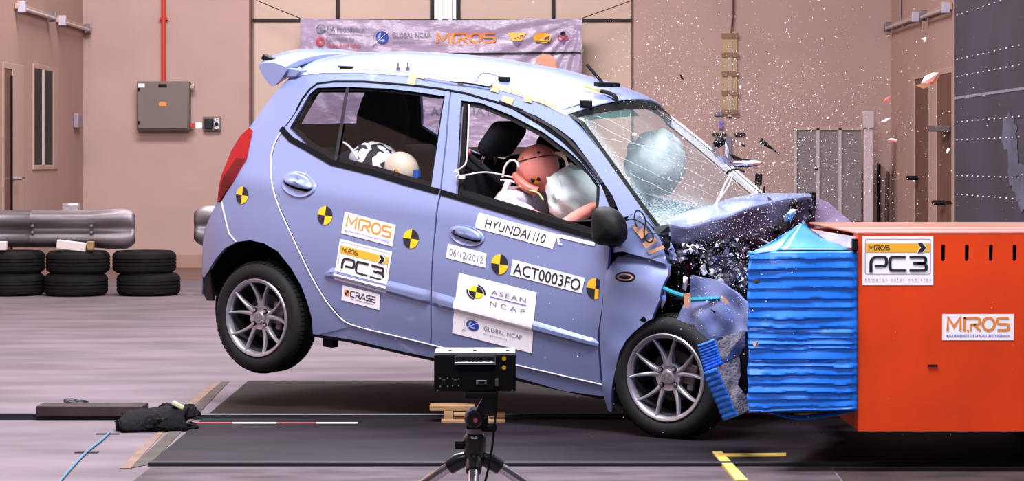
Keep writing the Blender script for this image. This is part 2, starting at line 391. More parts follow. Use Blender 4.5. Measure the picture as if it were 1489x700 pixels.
def pc3_shapes(Wd, Hd):
    sx = Wd/1.03; k = Hd/.71
    r = lambda x0, y0, x1, y1, n=1, m=1: rect2(x0*sx, y0*k, x1*sx, y1*k, n, m)
    rr = chaikin([(.04, .16), (.99, .16), (.99, .67), (.04, .67)], 0)
    rr = []
    for cx, cy, a in ((.96, .64, 0), (.07, .64, pi/2), (.07, .19, pi), (.96, .19, 3*pi/2)):
        rr += [((cx+.03*cos(a+t*pi/8))*sx, (cy+.03*sin(a+t*pi/8))*k) for t in range(5)]
    chev = poly2([(.80*sx, .615*k), (.87*sx, .615*k), (.925*sx, .545*k), (.87*sx, .475*k), (.80*sx, .475*k), (.85*sx, .545*k)])
    chw = poly2([(.785*sx, .62*k), (.88*sx, .62*k), (.94*sx, .545*k), (.88*sx, .47*k), (.785*sx, .47*k), (.835*sx, .545*k)])
    return [(r(0, 0, 1.03, .71, 10, 8), M['white'], 0), (stroke2(rr, .006*sx, True), M['ink'], 1), (r(.045, .48, .985, .61, 8, 2), M['gold'], 1.5),
            ((chw[0], [(0, 1, 2, 5), (5, 2, 3, 4)]), M['white'], 2.2), ((chev[0], [(0, 1, 2, 5), (5, 2, 3, 4)]), M['ink'], 3),
            (scale2(logo_miros(.15), .30/3.75*sx, .075*k, .09*sx, .508*k), M['ink'], 3),
            (scale2(logo_pc3(), .84/3.1*sx, .22*k, .10*sx, .20*k), M['ink'], 3),
            (shift(text2d('towards safer vehicles', .062*k, .96*sx, 0, 1.5), .035*sx, .065*k), M['grey_ink'], 3)]
def miros_shapes(Wd, Hd):
    return [(rect2(0, 0, Wd, Hd, 8, 4), M['white'], 0), (scale2(logo_miros(.16), .86*Wd/3.75, .52*Hd, .07*Wd, .36*Hd), M['ogold'], 2),
            (shift(text2d('MALAYSIAN INSTITUTE OF ROAD SAFETY RESEARCH', .125*Hd, .88*Wd, .022), .06*Wd, .13*Hd), M['violet'], 2)]
# ================================================================== SETTING
YB = CAMH*FPX/(390-CY); XL = (121-CX)/FPX*YB; XR = (1296-CX)/FPX*YB
def struct(o): o['kind'] = 'structure'; return o
def wb(px, py): return P(px, py, YB)
HT = 5.2
mb = MB(); mb.box((0, 13, -.05), (XR-XL+.4, 27, .1)); floor = struct(mb.build('floor', M['concrete'], smooth=0))
xa, xb = wb(362, 0).x, wb(922, 0).x
mb = MB(); mb.box(((XL+xa)/2-.1, YB+.2, HT/2), (xa-XL+.2, .4, HT)); mb.box(((XR+xb)/2+.1, YB+.2, HT/2), (XR-xb+.2, .4, HT))
mb.box(((xa+xb)/2, YB+.36, HT/2), (xb-xa, .08, HT))
wall_back = struct(mb.build('wall_back', M['wall'], smooth=0))
mb = MB(); mb.box((XL-.1, 14.5, HT/2), (.2, YB-14.5+YB-14.5, HT)); 
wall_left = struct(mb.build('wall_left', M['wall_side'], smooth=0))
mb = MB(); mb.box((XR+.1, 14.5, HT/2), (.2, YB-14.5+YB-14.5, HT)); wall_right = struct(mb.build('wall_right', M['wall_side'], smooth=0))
hb = wb(0, 371).z
for nm, x0, x1 in (('baseboard_back', XL, xa), ('baseboard_right', xb, XR)):
    mb = MB(); mb.box(((x0+x1)/2, YB-.012, hb/2), (x1-x0-.02, .022, hb)); struct(mb.build(nm, mat(nm+'_paint', (.33, .20, .155), .7), smooth=0))
mb = MB(); mb.box(((XL+xa)/2, YB-1.3, .003), (xa-XL-.3, 2.55, .006)); struct(mb.build('trim_1', mat('brown_floor_edge', (.15, .085, .07), .8), smooth=0))
# sliding door: panels, rail, posts
dr = struct(empty('door_1', ((xa+xb)/2, YB+.2, 0)))
def wpart(mb, name, m, par, **k):
    o = mb.build(name, m, None, **k); o.parent = par; o.matrix_parent_inverse = Matrix.Translation(-V(par.location)); return o
zr = wb(0, 28).z
xs = [xa+.01, wb(489, 0).x, wb(627, 0).x, wb(666, 0).x, wb(805, 0).x, xb-.01]
for a, b, h0, h1 in [(xs[0], xs[1], zr, HT), (xs[1], xs[2], zr, HT), (xs[3], xs[4], zr, HT), (xs[4], xs[5], zr, HT),
                     (xs[0], xs[2], 0.01, zr), (xs[3], xs[5], 0.01, zr)]:
    mb = MB(); mb.box(((a+b)/2, YB+.28, (h0+h1)/2), (b-a-.03, .08, h1-h0-.03)); wpart(mb, 'panel', M['panel'], dr, smooth=0, bevel=.006)
mb = MB(); mb.box(((xs[2]+xs[3])/2, YB+.27, HT/2), (xs[3]-xs[2]-.05, .1, HT-.02)); 
for dx in (-.06, .06): mb.box(((xs[2]+xs[3])/2+dx, YB+.205, HT/2), (.05, .05, HT-.02))
wpart(mb, 'post', mat('pale_steel_post', (.60, .50, .50), .35, .4), dr, smooth=0, bevel=.006)
for x in (xs[1], xs[2], xs[3], xs[4]):
    mb = MB(); mb.box((x, YB+.225, (zr+HT)/2), (.045, .03, HT-zr)); wpart(mb, 'bar', M['trim'], dr, smooth=0)
mb = MB(); mb.box(((xa+xb)/2, YB+.225, zr), (xb-xa-.02, .03, .028)); wpart(mb, 'rail', M['trim'], dr, smooth=0)
# left wall: door, window
def lx(px, py): return PX(px, py, XL)
def doorway(n, X, sgn, p0, p1, ytop, leafw, jamb, leafmat, jf=None):
    """doorway on a side wall; p0 = px of nearer edge, p1 = px of further edge"""
    a = PX(p0, ytop, X); y1 = PX(p1, ytop, X).y; zt = a.z
    d = struct(empty('door_%d' % n, (X, (a.y+y1)/2, 0)))
    ya, yb2 = min(a.y, y1), max(a.y, y1); fw = jamb
    mb = MB(); s = -sgn
    mb.box((X+s*.007, ya+fw/2, zt/2), (.014, fw, zt)); jf = jf or fw; mb.box((X+s*.007, yb2-jf/2, zt/2), (.014, jf, zt)); mb.box((X+s*.007, (ya+yb2-jf+fw)/2, zt-.03), (.014, yb2-ya-jf-fw, .06))
    wpart(mb, 'frame', M['frame'], d, smooth=0, bevel=.004)
    mb = MB(); mb.box((X+s*.004, (ya+fw+yb2-jf)/2, (zt-.06)/2), (.008, yb2-ya-jf-fw-.01, zt-.08)); lf = wpart(mb, 'door_leaf', leafmat, d, smooth=0)
    return d, lf, ya, yb2, zt, s
d, lf, ya, yb2, zt, s = doorway(2, XL, -1, 3, 33, 90, .8, .05, M['brown'], .52)
mb = MB(); mb.box((XL+.007, ya+.385, zt/2-.05), (.012, .09, zt-.14)); wpart(mb, 'gap', M['void'], d, smooth=0)
mb = MB(); q = lx(17, 260); mb.tube([(XL+.02, q.y, q.z), (XL+.09, q.y, q.z), (XL+.09, q.y+.16, q.z)], .018, 8); wpart(mb, 'handle', M['chrome'], d)
# window on left wall
a = lx(47, 92); b = lx(83, 255); c = lx(83, 102)
win = struct(empty('window_1', (XL, (a.y+b.y)/2, 0))); z0, z1 = lx(47, 247).z, a.z
y0, y1 = a.y, b.y; f = .05
mb = MB(); mb.box((XL+.007, y0+f/2, (z0+z1)/2), (.014, f, z1-z0)); mb.box((XL+.007, y1-.14, (z0+z1)/2), (.014, .28, z1-z0))
mb.box((XL+.007, (y0+y1+f-.28)/2, z0+f/2), (.014, y1-y0-f-.28, f)); mb.box((XL+.007, (y0+y1+f-.28)/2, z1-f/2), (.014, y1-y0-f-.28, f)); wpart(mb, 'window_frame', M['frame'], win, smooth=0, bevel=.004)
ym = y0+(y1-y0)*.38
mb = MB(); mb.box((XL+.012, ym, (z0+z1)/2), (.024, .07, z1-z0-2*f)); wpart(mb, 'mullion', mat('pale_mullion', (.55, .48, .46), .5), win, smooth=0)
for ya_, yb_ in ((y0+f, ym-.035), (ym+.035, y1-.28)):
    mb = MB(); mb.box((XL+.005, (ya_+yb_)/2, (z0+z1)/2), (.008, yb_-ya_, z1-z0-2*f)); wpart(mb, 'pane', M['darkglass'], win, smooth=0)
# right wall doors
d, lf, ya, yb2, zt, s = doorway(3, XR, 1, 1354, 1328, 103, .8, .13, M['brown'])
q = PX(1337, 259, XR); mb = MB(); mb.tube([(XR-.02, q.y, q.z), (XR-.1, q.y, q.z), (XR-.1, q.y+.16, q.z)], .025, 8); wpart(mb, 'handle', M['black'], d)
d, lf, ya, yb2, zt, s = doorway(4, XR, 1, 1389, 1360, 96, .8, .13, M['brown'])
q = PX(1376, 295, XR); mb = MB(); mb.tube([(XR-.02, q.y, q.z), (XR-.1, q.y, q.z), (XR-.1, q.y+.16, q.z)], .025, 8); wpart(mb, 'handle', M['black'], d)
q = PX(1379, 187, XR); mb = MB(); mb.box((XR-.09, q.y, q.z), (.16, .42, .06)); wpart(mb, 'shelf', M['galv'], d, bevel=.005)
# wall battens
def batten(X, p0, p1, label, grp):
    a = PX(*p0, X); b = PX(*p1, X); s = 1 if X < 0 else -1; z = (a.z+b.z)/2
    t = empty('wall_lamp', (X, (a.y+b.y)/2, z), 0, label, 'wall lamp', grp)
    ya, yb2 = sorted((a.y, b.y))
    mb = MB(); mb.box((X+s*.02, (ya+yb2)/2, z), (.035, yb2-ya, .06)); wpart(mb, 'housing', M['frame'], t, bevel=.006)
    for y in (ya+.03, yb2-.03):
        mb = MB(); mb.box((X+s*.07, y, z-.01), (.08, .05, .11)); wpart(mb, 'end_bracket', mat('pale_grey_bracket', (.42, .40, .50), .4) if y < ya+.1 else M['galv'], t, bevel=.006)
    mb = MB(); mb.tube([(X+s*.09, ya+.03, z-.03), (X+s*.09, yb2-.03, z-.03)], .018, 10); wpart(mb, 'lamp_tube', mat('unlit_tube', (.50, .42, .42), .3), t)
batten(XL, (21, 10), (68, 22), 'unlit tube lamp on the left wall above the brown door, the nearer one', 'tube lamps on the side walls')
batten(XL, (81, 29), (120, 40), 'unlit tube lamp on the left wall next to the room corner', 'tube lamps on the side walls')
batten(XR, (1341, 24), (1299, 37), 'unlit tube lamp on the right wall next to the far corner', 'tube lamps on the side walls')
batten(XR, (1386, 11), (1351, 20), 'unlit tube lamp on the right wall, half hidden by the dark crash block', 'tube lamps on the side walls')
# conduit line on right wall
mb = MB(); q = PX(1312, 27, XR); mb.tube([(XR-.02, q.y, q.z), (XR-.02, q.y, HT)], .012, 6)
tag(mb.build('cable', M['galv']), 'thin vertical cable running up the right wall from a tube lamp', 'cable')
# electrical cabinet
a = wb(202, 119); b = wb(278, 190); wd = b.x-a.x; hh = a.z-b.z
cab = empty('electrical_cabinet', ((a.x+b.x)/2, YB-.1, b.z), 0, 'grey metal electrical cabinet on the back wall under the red pipe', 'cabinet')
L_ = lambda x, y, z: (x, y, z)
mb = MB(); mb.box((0, .02, hh/2), (wd, .16, hh)); mb.build('body', M['box'], cab, bevel=.012)
mb = MB(); mb.box((0, -.07, hh/2), (wd-.03, .02, hh-.04)); dd = mb.build('door', M['box'], cab, bevel=.008)
for z in (hh*.16, hh*.84):
    mb = MB(); mb.box((-wd/2+.03, -.085, z), (.02, .02, .035)); mb.build('hinge', M['black'], dd)
mb = MB(); mb.box((0, -.083, hh-.05), (.1, .012, .035)); mb.build('nameplate', M['black'], dd)
mb = MB(); mb.box((0, -.083, hh*.53), (.085, .012, .042)); tag(mb.build('warning_plate', M['ogold'], dd), 'orange warning plate')
mb = MB(); mb.box((-wd/2+.06, -.083, hh-.05), (.075, .008, .045)); mb.build('paper_label', M['white'], dd)
for z, m in ((hh-.06, M['chrome']), (.06, M['red'])):
    mb = MB(); mb.box((wd/2+.03, 0, z), (.05, .06, .05)); mb.build('latch', m, cab, bevel=.006)
pl = wb(239, 120)
mb = MB(); mb.tube([(pl.x, YB-.06, pl.z), (pl.x, YB-.06, HT)], .026, 12); mb.box((pl.x, YB-.03, pl.z+.75), (.1, .06, .03))
tag(mb.build('red_pipe', M['red']), 'red vertical pipe dropping down the back wall to the grey cabinet', 'pipe')
a = wb(296, 169); b = wb(322, 190); sw = empty('switch_box', ((a.x+b.x)/2, YB, b.z), 0, 'small dark and silver switch box right of the grey cabinet', 'switch')
mb = MB(); mb.box((0, -.03, .08), (b.x-a.x, .06, a.z-b.z)); mb.build('backplate', M['box'], sw, bevel=.01)
mb = MB(); mb.box((-.035, -.075, .08), (.095, .05, .12)); mb.build('cover', M['trim'], sw, bevel=.01)
mb = MB(); mb.box((.06, -.07, .08), (.065, .03, .135)); pp = mb.build('plate', M['silver'], sw, bevel=.006)
mb = MB(); mb.lathe([(0, -.115), (.02, -.115), (.022, -.085)], 12, 'y', (.06, 0, .075)); mb.build('knob', M['black'], pp)
a = wb(285, 179); mb = MB(); mb.box((a.x+.035, YB-.004, a.z-.03), (.075, .006, .075)); tag(mb.build('paper_note', M['white']), 'small pale paper label on the back wall beside the switch box', 'label')
q = lx(110, 176); mb = MB(); mb.box((XL+.03, q.y, q.z), (.06, .3, .17)); tag(mb.build('junction_box', mat('lilac_grey_box', (.27, .22, .27), .5), bevel=.012), 'small grey junction box on the left wall near the corner', 'junction box')
# taped tan strip on back wall
a = wb(1049, 46); b = wb(1072, 166)
st = empty('wall_strip', ((a.x+b.x)/2, YB, b.z), 0, 'tall tan board strip taped to the back wall above the wrecked nose', 'board')
h = a.z-b.z; mb = MB(); mb.box((0, -.015, h/2), (.17, .03, h)); mb.build('board', mat('tan_board', (.46, .32, .18), .7, noise_amt=.2), st)
mb = MB(); mb.box((.0, -.035, h/2-.08), (.05, .02, h-.1)); mb.build('channel', mat('pale_channel', (.40, .32, .25), .5), st)
for k in range(5):
    mb = MB(); mb.box((0, -.048, h-.05-k*.225), (.19, .006, .055)); mb.build('tape', mat('dark_tape_band', (.22, .12, .07), .6), st)
for x, z, wd_, hh_, m in ((-.13, -.0, .09, .05, M['grey_ink']), (-.1, -.13, .05, .1, M['violet']), (-.12, -.24, .16, .035, M['ink']), (.12, -.24, .12, .04, M['ink']), (-.02, -.42, .09, .3, M['grey_ink'])):
    mb = MB(); mb.box((x, -.02, z), (wd_, .03, hh_)); mb.build('clip', m, st, bevel=.005)
mb = MB(); a = wb(1063, 48); mb.tube([(a.x, YB-.03, a.z), (a.x+.02, YB-.03, a.z+.2), (a.x+.025, YB-.03, HT)], .012, 6)
tag(mb.build('cable', mat('dark_red_cable', (.10, .03, .03), .5)), 'thin dark cable hanging down the back wall to the tan taped strip', 'cable')
# mesh partition
pt = empty('partition_screen', (wb(1208, 0).x, YB-.55, 0), 0, 'pale grey mesh partition screen standing by the back wall at right', 'partition')
Yp = YB-.55
def pp_(px, py): q = P(px, py, Yp); return q.x-pt.location.x, q.z
xa_, za_ = pp_(1155, 187); xb_, zb_ = pp_(1262, 178); xe = [pp_(p, 0)[0] for p in (1156, 1189, 1221, 1254)]; zl = pp_(0, 322)[1]
for k in range(3):
    mb = MB(); mb.box(((xe[k]+xe[k+1])/2, 0, (za_+zl)/2), (xe[k+1]-xe[k]-.03, .015, za_-zl)); mb.build('mesh_panel', M['screenmesh'], pt)
for k, x in enumerate(xe[:3]):
    mb = MB(); mb.box((x, -.01, za_/2), (.035, .04, za_)); mb.build('post', mat('grey_post', (.42, .36, .37), .5), pt)
xp, _ = pp_(1262, 0); mb = MB(); mb.box((xp, -.01, za_/2+.04), (.1, .08, za_)); mb.build('post', mat('pale_post', (.52, .43, .46), .5), pt, bevel=.006)
mb = MB(); mb.box((xp, -.03, za_+.1), (.13, .1, .2)); mb.build('cap', mat('pale_post_cap', (.50, .43, .44), .5), pt, bevel=.01)
mb = MB(); mb.box(((xe[0]+xe[3])/2, -.01, za_), (xe[3]-xe[0], .04, .035)); mb.build('rail', M['frame'], pt)
for x in (xe[0], xp):
    mb = MB(); mb.box((x, 0, .03), (.12, .55, .06)); mb.build('foot', mat('foot_grey', (.4, .36, .42), .5), pt, bevel=.01)
for px, top, dx, m, lb in ((1279, 238, 0, M['black'], 'black pole leaning in the far right corner by the mesh screen'), (1292, 250, 9, M['brown'], 'reddish brown pole leaning in the far right corner')):
    mb = MB(); t0 = P(px, top, YB-.1); b0 = P(px-dx*.3, 0, YB-.35); mb.tube([(b0.x, YB-.25, 0), (t0.x, YB-.04, t0.z)], .022, 8); tag(mb.build('pole', m), lb, 'pole')
# ------------------------------------------------------------------ banner
Yn = YB-.12
a = P(437, 27, Yn); b = P(846, 25, Yn); zb = P(0, 214, Yn).z
bn = empty('banner', ((a.x+b.x)/2, Yn, zb), 0, 'shiny lilac plastic-covered sponsor banner hung behind the car', 'banner')
bw = b.x-a.x; bh = a.z-zb
def wr(u, v):  # wrinkles radiating from the top corners plus slack folds
    x = u*bw; z = v*bh; o = 0
    for cx, cz, amp in ((0, bh, .010), (bw, bh, .020)):
        dx, dz = x-cx, z-cz; r = sqrt(dx*dx+dz*dz)+.05; th = atan2(dz, dx)
        o += amp*sin(th*26+noise.noise((x*2, z*2, 1))*2)*min(1, r*2.5)*math.exp(-r*.9)
    o += .016*noise.noise((x*2.5, z*5, 3))+.008*noise.noise((x*9, z*14, 8))
    return o
rows = [[(-bw/2+bw*i/120, -.03-wr(i/120, j/50), bh*j/50-.02*sin(pi*i/120)*(j/50)) for i in range(121)] for j in range(51)]
mb = MB(); mb.grid(rows); mb.build('sheet', M['bannerm'], bn, smooth=80)
sc = Yn/FPX
def bmap(px0, py0):   # banner print origin at pixel-space position, metres from there
    def f(u, v, l):
        x = (px0-437)*sc+u; z = bh-(py0-26)*sc+v; uu = min(1, max(0, x/bw)); vv = min(1, max(0, z/bh))
        return (x-bw/2, -.050-wr(uu, vv)-.002*l, z-.02*sin(pi*uu)*vv)
    return f
T = text2d
flat_art('print', [(disc2(.05, .05, .055, .055, n=16), M['grey_ink'], 0), (disc2(.05, .05, .03, .03, n=16, r0=.6), M['bannerm'], 1), (shift(T('FIA Foundation', .085, .44, .012), .12, .02), M['grey_ink'], 0), (rect2(.14, -.02, .54, -.012, 10, 1), M['grey_ink'], 0)], bmap(461, 47), bn)
flat_art('print', [(disc2(.05, .045, .05, .05, n=14, r0=.35), M['redink'], 0), (shift(T('Commission for', .07, .33, .01), .12, .055), M['grey_ink'], 0), (shift(T('Global Road Safety', .07, .41, .01), .12, -.02), M['redink'], 0)], bmap(460, 65), bn)
def emblem(r): return [(disc2(0, 0, r, r, n=24), M['navy'], 0), (disc2(.1*r, .1*r, r*.7, r*.75, radians(120), radians(300), n=12, r0=.6), mat('pale_blue', (.35, .45, .75), .5), 1), (stroke2([(-1.25*r, -1.1*r), (.9*r, .85*r)], .07*r), M['white'], 2), (stroke2([(-1.5*r, -1.5*r), (-1.0*r, -.75*r)], .12*r), M['grey_ink'], 1),
    (disc2(0, 0, 1.35*r, 1.35*r, radians(60), radians(200), n=10, r0=.96), M['grey_ink'], 1)]
flat_art('print', emblem(.075)+[(shift(T('GLOBAL NCAP', .085, .44, .012), .12, .0), M['grey_ink'], 0), (shift(T('www.globalncap.org', .03, .26), .12, -.06), M['grey_ink'], 0)], bmap(556, 52), bn)
flat_art('print', [(scale2(logo_miros(.17), .68/3.75, .11), M['ogold'], 0), (shift(T('MALAYSIAN INSTITUTE OF ROAD SAFETY RESEARCH', .02, .66), 0, -.03), M['ogold'], 0)], bmap(635, 59), bn)
flat_art('print', [(poly2([(0, .1), (.22, .1), (.16, .0), (.06, .0)]), M['gold'], 0), (shift(T('AAP', .07, .15, .01), .035, .025), M['ink'], 1), (poly2([(.06, -.01), (.16, -.01), (.11, -.06)]), M['violet'], 0)], bmap(738, 58), bn)
flat_art('print', [(poly2(chaikin([(0, 0), (.2, 0), (.2, .12), (0, .12)], 2, True)), M['gold'], 0), (shift(T('AAM', .07, .15, .01), .03, .035), M['ink'], 1), (rect2(.02, .0, .18, .02), M['ink'], 1)], bmap(776, 61), bn)
flat_art('print', [(disc2(.06, .09, .03, .03, n=12), M['ink'], 0), (disc2(.03, .04, .035, .035, n=12, r0=.5), M['redink'], 0), (disc2(.09, .04, .035, .035, n=12, r0=.5), M['redink'], 0), (poly2([(.03, .06), (.09, .06), (.07, -.03), (.05, -.03)]), M['violet'], 1)], bmap(811, 59), bn)
flat_art('print', [(poly2([(.0, -.02), (.06, .18), (.17, .26), (.28, .16), (.32, -.02), (.2, -.16), (.08, -.16)]), mat('peach_print', (.66, .30, .19), .5), 0)], bmap(773, 105), bn)
flat_art('print', [(rect2(0, 0, bw-.02, .022, 60, 1), M['trim'], 0)], bmap(438, 77), bn)
flat_art('print', [(disc2(.02, .07, .022, .022, n=10), M['grey_ink'], 0), (stroke2([(-.03, .03), (.02, .045), (.07, .03)], .018), M['grey_ink'], 0), (stroke2([(.02, .05), (-.01, -.03)], .018), M['grey_ink'], 0), (stroke2([(.02, .05), (.05, -.03)], .018), M['grey_ink'], 0), (shift(T('ASSOCIATION', .13, 1.0, 0, 1.05), .13, -.02), M['grey_ink'], 0)], bmap(610, 163), bn)
for s_, px in ((-1, 372), (1, 920)):
    mb = MB(); e = P(px, 0, Yn); mb.tube([(s_*bw/2, -.03, bh), (e.x-bn.location.x, .05, e.z-zb)], .006, 6); mb.build('cord', M['trim'], bn)
# ------------------------------------------------------------------ guard rails on tyre stacks
def wprof(k=1.0):   # W-beam cross-section (depth, height)
    pts = [(.02, -.165), (.0, -.15), (-.055, -.125), (-.075, -.10), (-.075, -.065), (-.05, -.04), (.0, -.015), (.0, .015), (-.05, .04), (-.075, .065), (-.075, .10), (-.055, .125), (.0, .15), (.02, .165)]
    return [(d*k, h) for d, h in chaikin(pts, 1)]
def guard_rail(x0, x1, y, z, label, flare_left=False, flare_right=True):
    t = empty('guard_rail', ((x0+x1)/2, y, z), 0, label, 'guard rail', 'W-beam guard rails on tyres')
    rows = []; n = 40
    for i in range(n+1):
        x = x0+(x1-x0)*i/n; d = min((x1-x) if flare_right else 9, (x-x0) if flare_left else 9)
        f_ = max(0, 1-d/.42); hs = 1+.10*sin(min(1, f_*1.2)*pi*.6); k = 1-.75*f_**1.5; bl = .0
        if d < .12: hs *= sqrt(max(.02, 1-(1-d/.12)**2*.55))
        rows.append([(x-(x0+x1)/2, dd_*k-.03*f_, hh_*hs*1.05) for dd_, hh_ in wprof()])
    mb = MB(); mb.grid(rows); mb.build('beam', M['galv'], t, smooth=60, solid=.006)
    if flare_right:
        mb = MB(); xx = (x1-x0)/2-.98; mb.grid([[(xx-1.5+1.5*i, d-.008, h*1.02) for d, h in wprof()] for i in range(2)]); mb.build('splice_plate', M['galv'], t, smooth=60, solid=.006)
        for px_ in (.40, .95):
            for hz in (-.03, .03):
                mb = MB(); mb.lathe([(0, -.1), (.014, -.098), (.016, -.08), (.016, -.0)], 8, 'y', ((x1-x0)/2-px_, 0, hz)); mb.build('bolt', M['steel'], t)
        mb = MB(); mb.box(((x1-x0)/2-.62, .08, .2), (.16, .1, .07)); mb.build('bracket', M['silver'], t, bevel=.008)
    return t
Yg = 21.35; sg = Yg/FPX
zg = CAMH-(332.5-CY)*sg
guard_rail(XL+.03, (200-CX)*sg, Yg-.1, zg, 'galvanised guard rail lying on blocks and tyre stacks at left')
guard_rail((285-CX)*sg, (285-CX)*sg+1.7, Yg-.1, CAMH-(328.5-CY)*sg, 'second galvanised guard rail end showing behind the car tail', True, False)
for px, w_, lb, m, ang in ((112, 42, 'pale block under the guard rail on the middle tyre stack', M['paleblock'], .12), (3, 30, 'pale block under the guard rail on the leftmost tyre stack', M['paleblock'], 0), (139, 9, 'small brown timber block under the guard rail beside the pale one', M['wood'], 0)):
    x = max((px-CX)*sg, XL+.12); mb = MB(); zt_ = CAMH-(366-CY)*sg; mb.box((0, 0, .052), (w_*sg, .09, .082), Matrix.Rotation(ang, 3, 'Y'))
    tag(mb.build('support_block', m, loc=(x, Yg-.245, .421), bevel=.006), lb, 'block')
def tyre(x, y, z, r, h, label, rz, grp):
    t = empty('tyre', (x, y, z), rz, label, 'tyre', grp)
    prof = [(r*.62, .03), (r*.66, .005), (r*.86, 0), (r*.97, .025), (r, .05), (r, h*.33), (r-.008, h*.335), (r-.008, h*.365), (r, h*.37), (r, h*.48), (r-.008, h*.485), (r-.008, h*.515), (r, h*.52), (r, h*.63), (r-.008, h*.635), (r-.008, h*.665), (r, h*.67), (r, h-.05), (r*.97, h-.025), (r*.86, h), (r*.66, h-.005), (r*.62, h-.03)]
    mb = MB(); mb.lathe(prof, 48); mb.build('carcass', M['oldrubber'], t, smooth=25)
    mb = MB(); mb.lathe([(r*.615, .03), (r*.60, .06), (r*.60, h-.06), (r*.615, h-.03)], 32); mb.build('bead', M['void'], t)
wt = [(19, 'leftmost'), (114, 'middle'), (212, 'rightmost')]; zt_ = .205
for k, (px, nm) in enumerate(wt):
    for lv in (0, 1):
        x = (px+(-2, 1)[lv] * (-1 if k == 1 else (2 if k == 2 else 0))*-1 - CX)*sg; r = .298
        x = max(x, XL+.34)
        tyre(x, Yg+(.0 if k != 1 else -.05), .21*lv, r, .208, '%s used tyre of the %s stack under the guard rail' % (('lower', 'upper')[lv], nm), k*1.3+lv, 'stacked used tyres')
for k, px in enumerate((352, 450)):
    for lv in (0, 1): tyre((px-CX)*sg, Yg, .21*lv, .298, .208, '%s used tyre under the second guard rail, hidden behind the car, %s stack' % (('lower', 'upper')[lv], ('left', 'right')[k]), k+lv*.5, 'stacked used tyres')
    mb = MB(); mb.box((0, 0, .03), (.3, .12, .055)); tag(mb.build('support_block', M['paleblock'], loc=((px-CX)*sg, Yg-.1, .418), bevel=.006), 'pale block hidden behind the car under the second guard rail, %s one' % ('left', 'right')[k], 'block')
# ------------------------------------------------------------------ floor fittings
pz = .004
x0 = G(218, 676).x; Y0 = CAMH*FPX/(676-CY); Y1 = CAMH*FPX/(557-CY); Yc = CAMH*FPX/(609-CY)
for ya, yb_, lb in ((Y0, Yc-.07, 'large dark steel floor plate in front of the rail, under the tripod'), (Yc+.07, Y1, 'large dark steel floor plate behind the rail, under the car')):
    mb = MB(); mb.box(((x0+2.75)/2-.03, (ya+yb_)/2, 0.004), (2.75-x0-.06, yb_-ya, .008)); tag(mb.build('floor_plate', M['plate2'] if 'behind' in lb else M['plate'], smooth=0), lb, 'floor plate', 'steel floor plates')
mb = MB(); mb.box(((x0+2.7)/2, Y0-.035, .008), (2.7-x0, .05, .016)); tag(mb.build('edge_strip', M['trim'], bevel=.003), 'dark metal edging bar along the near edge of the steel floor plates', 'edging')
rl = empty('track_rail', (0, Yc, 0), 0, 'long dark recessed tow track running across the floor under the car', 'rail')
mb = MB(); mb.box((-1.0, 0, .004), (7.3, .10, .008)); mb.build('channel', M['void'], rl)
for dy, m in ((-.055, M['steel']), (.055, M['trim'])):
    mb = MB(); mb.box((-1.0, dy, .009), (7.4, .014, .018)); mb.build('rail_edge', M['trim'], rl)
mb = MB(); mb.tube([(-1.6, -.01, .02), (.4, .0, .02), (2.3, .01, .02)], .004, 8); mb.build('tow_cable', M['steel'], rl)
a = G(92, 603); b = G(188, 617)
mb = MB(); mb.box(((a.x+b.x)/2-.02, Yc, .044), (b.x-a.x+.12, .17, .05)); tag(mb.build('track_cover', mat('brown_steel_cover', (.040, .026, .028), .6, spec=.2, noise_amt=.4), bevel=.004), 'brown steel bar over the track left of the black lump', 'cover')
mb = MB(); mb.box((-3.7, Yc, .0305), (1.5, .13, .024)); tag(mb.build('track_cover', mat('dusty_cover', (.07, .052, .060), .7, spec=.2, noise_amt=.5), bevel=.004), 'dusty flat cover over the track at far left of the floor', 'cover')
def floor_quad(name, pts, m, z, label, cat):
    ps = [G(*p) for p in pts]; mb = MB(); n = len(ps)
    mb.add([(p.x, p.y, z) for p in ps]+[(p.x, p.y, 0.0) for p in ps], [tuple(range(n)), tuple(range(2*n-1, n-1, -1))]+[(i, i+n, (i+1) % n+n, (i+1) % n) for i in range(n)])
    return tag(mb.build(name, m, smooth=0), label, cat)
floor_quad('floor_strip', [(300, 563), (322, 556), (236, 632), (190, 682), (174, 682)], M['strip'], .003, 'tan bare strip of floor along the left edge of the steel plates', 'floor strip')
floor_quad('floor_strip', [(322, 556), (333, 556), (219, 676), (190, 682)], M['greenstrip'], .0035, 'dark dull strip of floor between tan strip and steel plates', 'floor strip')
floor_quad('floor_tape', [(1036, 662), (1050, 662), (1088, 704), (1070, 704)], M['ytape'], .010+.004, 'yellow floor tape running towards the camera under the barrier', 'tape')
floor_quad('floor_tape', [(1050, 664), (1143, 663), (1143, 667), (1052, 668)], M['ytape'], .0125, 'thin yellow floor tape lying across below the blue barrier', 'tape')
floor_quad('floor_patch', [(219, 681), (1208, 681), (1250, 735), (150, 735)], M['dirty'], .0025, 'stained concrete strip in the foreground below the steel plates', 'floor patch')
floor_quad('floor_patch', [(1212, 682), (1560, 682), (1620, 735), (1254, 735)], M['dirty2'], .003, 'dark brown stained floor patch at the bottom right corner', 'floor patch')
# measuring tape red/white
tp = empty('marker_tape', (0, 0, 0), 0, 'red and white marker tape on the steel plate below the track', 'tape')
cols = [(277, 338, 'red'), (338, 402, 'white'), (402, 460, 'red'), (460, 520, 'white')]
tp.location = G(277, 618.5)
for p0, p1, c in cols:
    a = G(p0, 618+.0); b = G(p1, 618.5); mb = MB(); mb.box(((a.x+b.x)/2-tp.location.x, 0, .0105-tp.location.z), (b.x-a.x, .019, .004)); mb.build('segment', M['redink'] if c == 'red' else M['white'], tp)
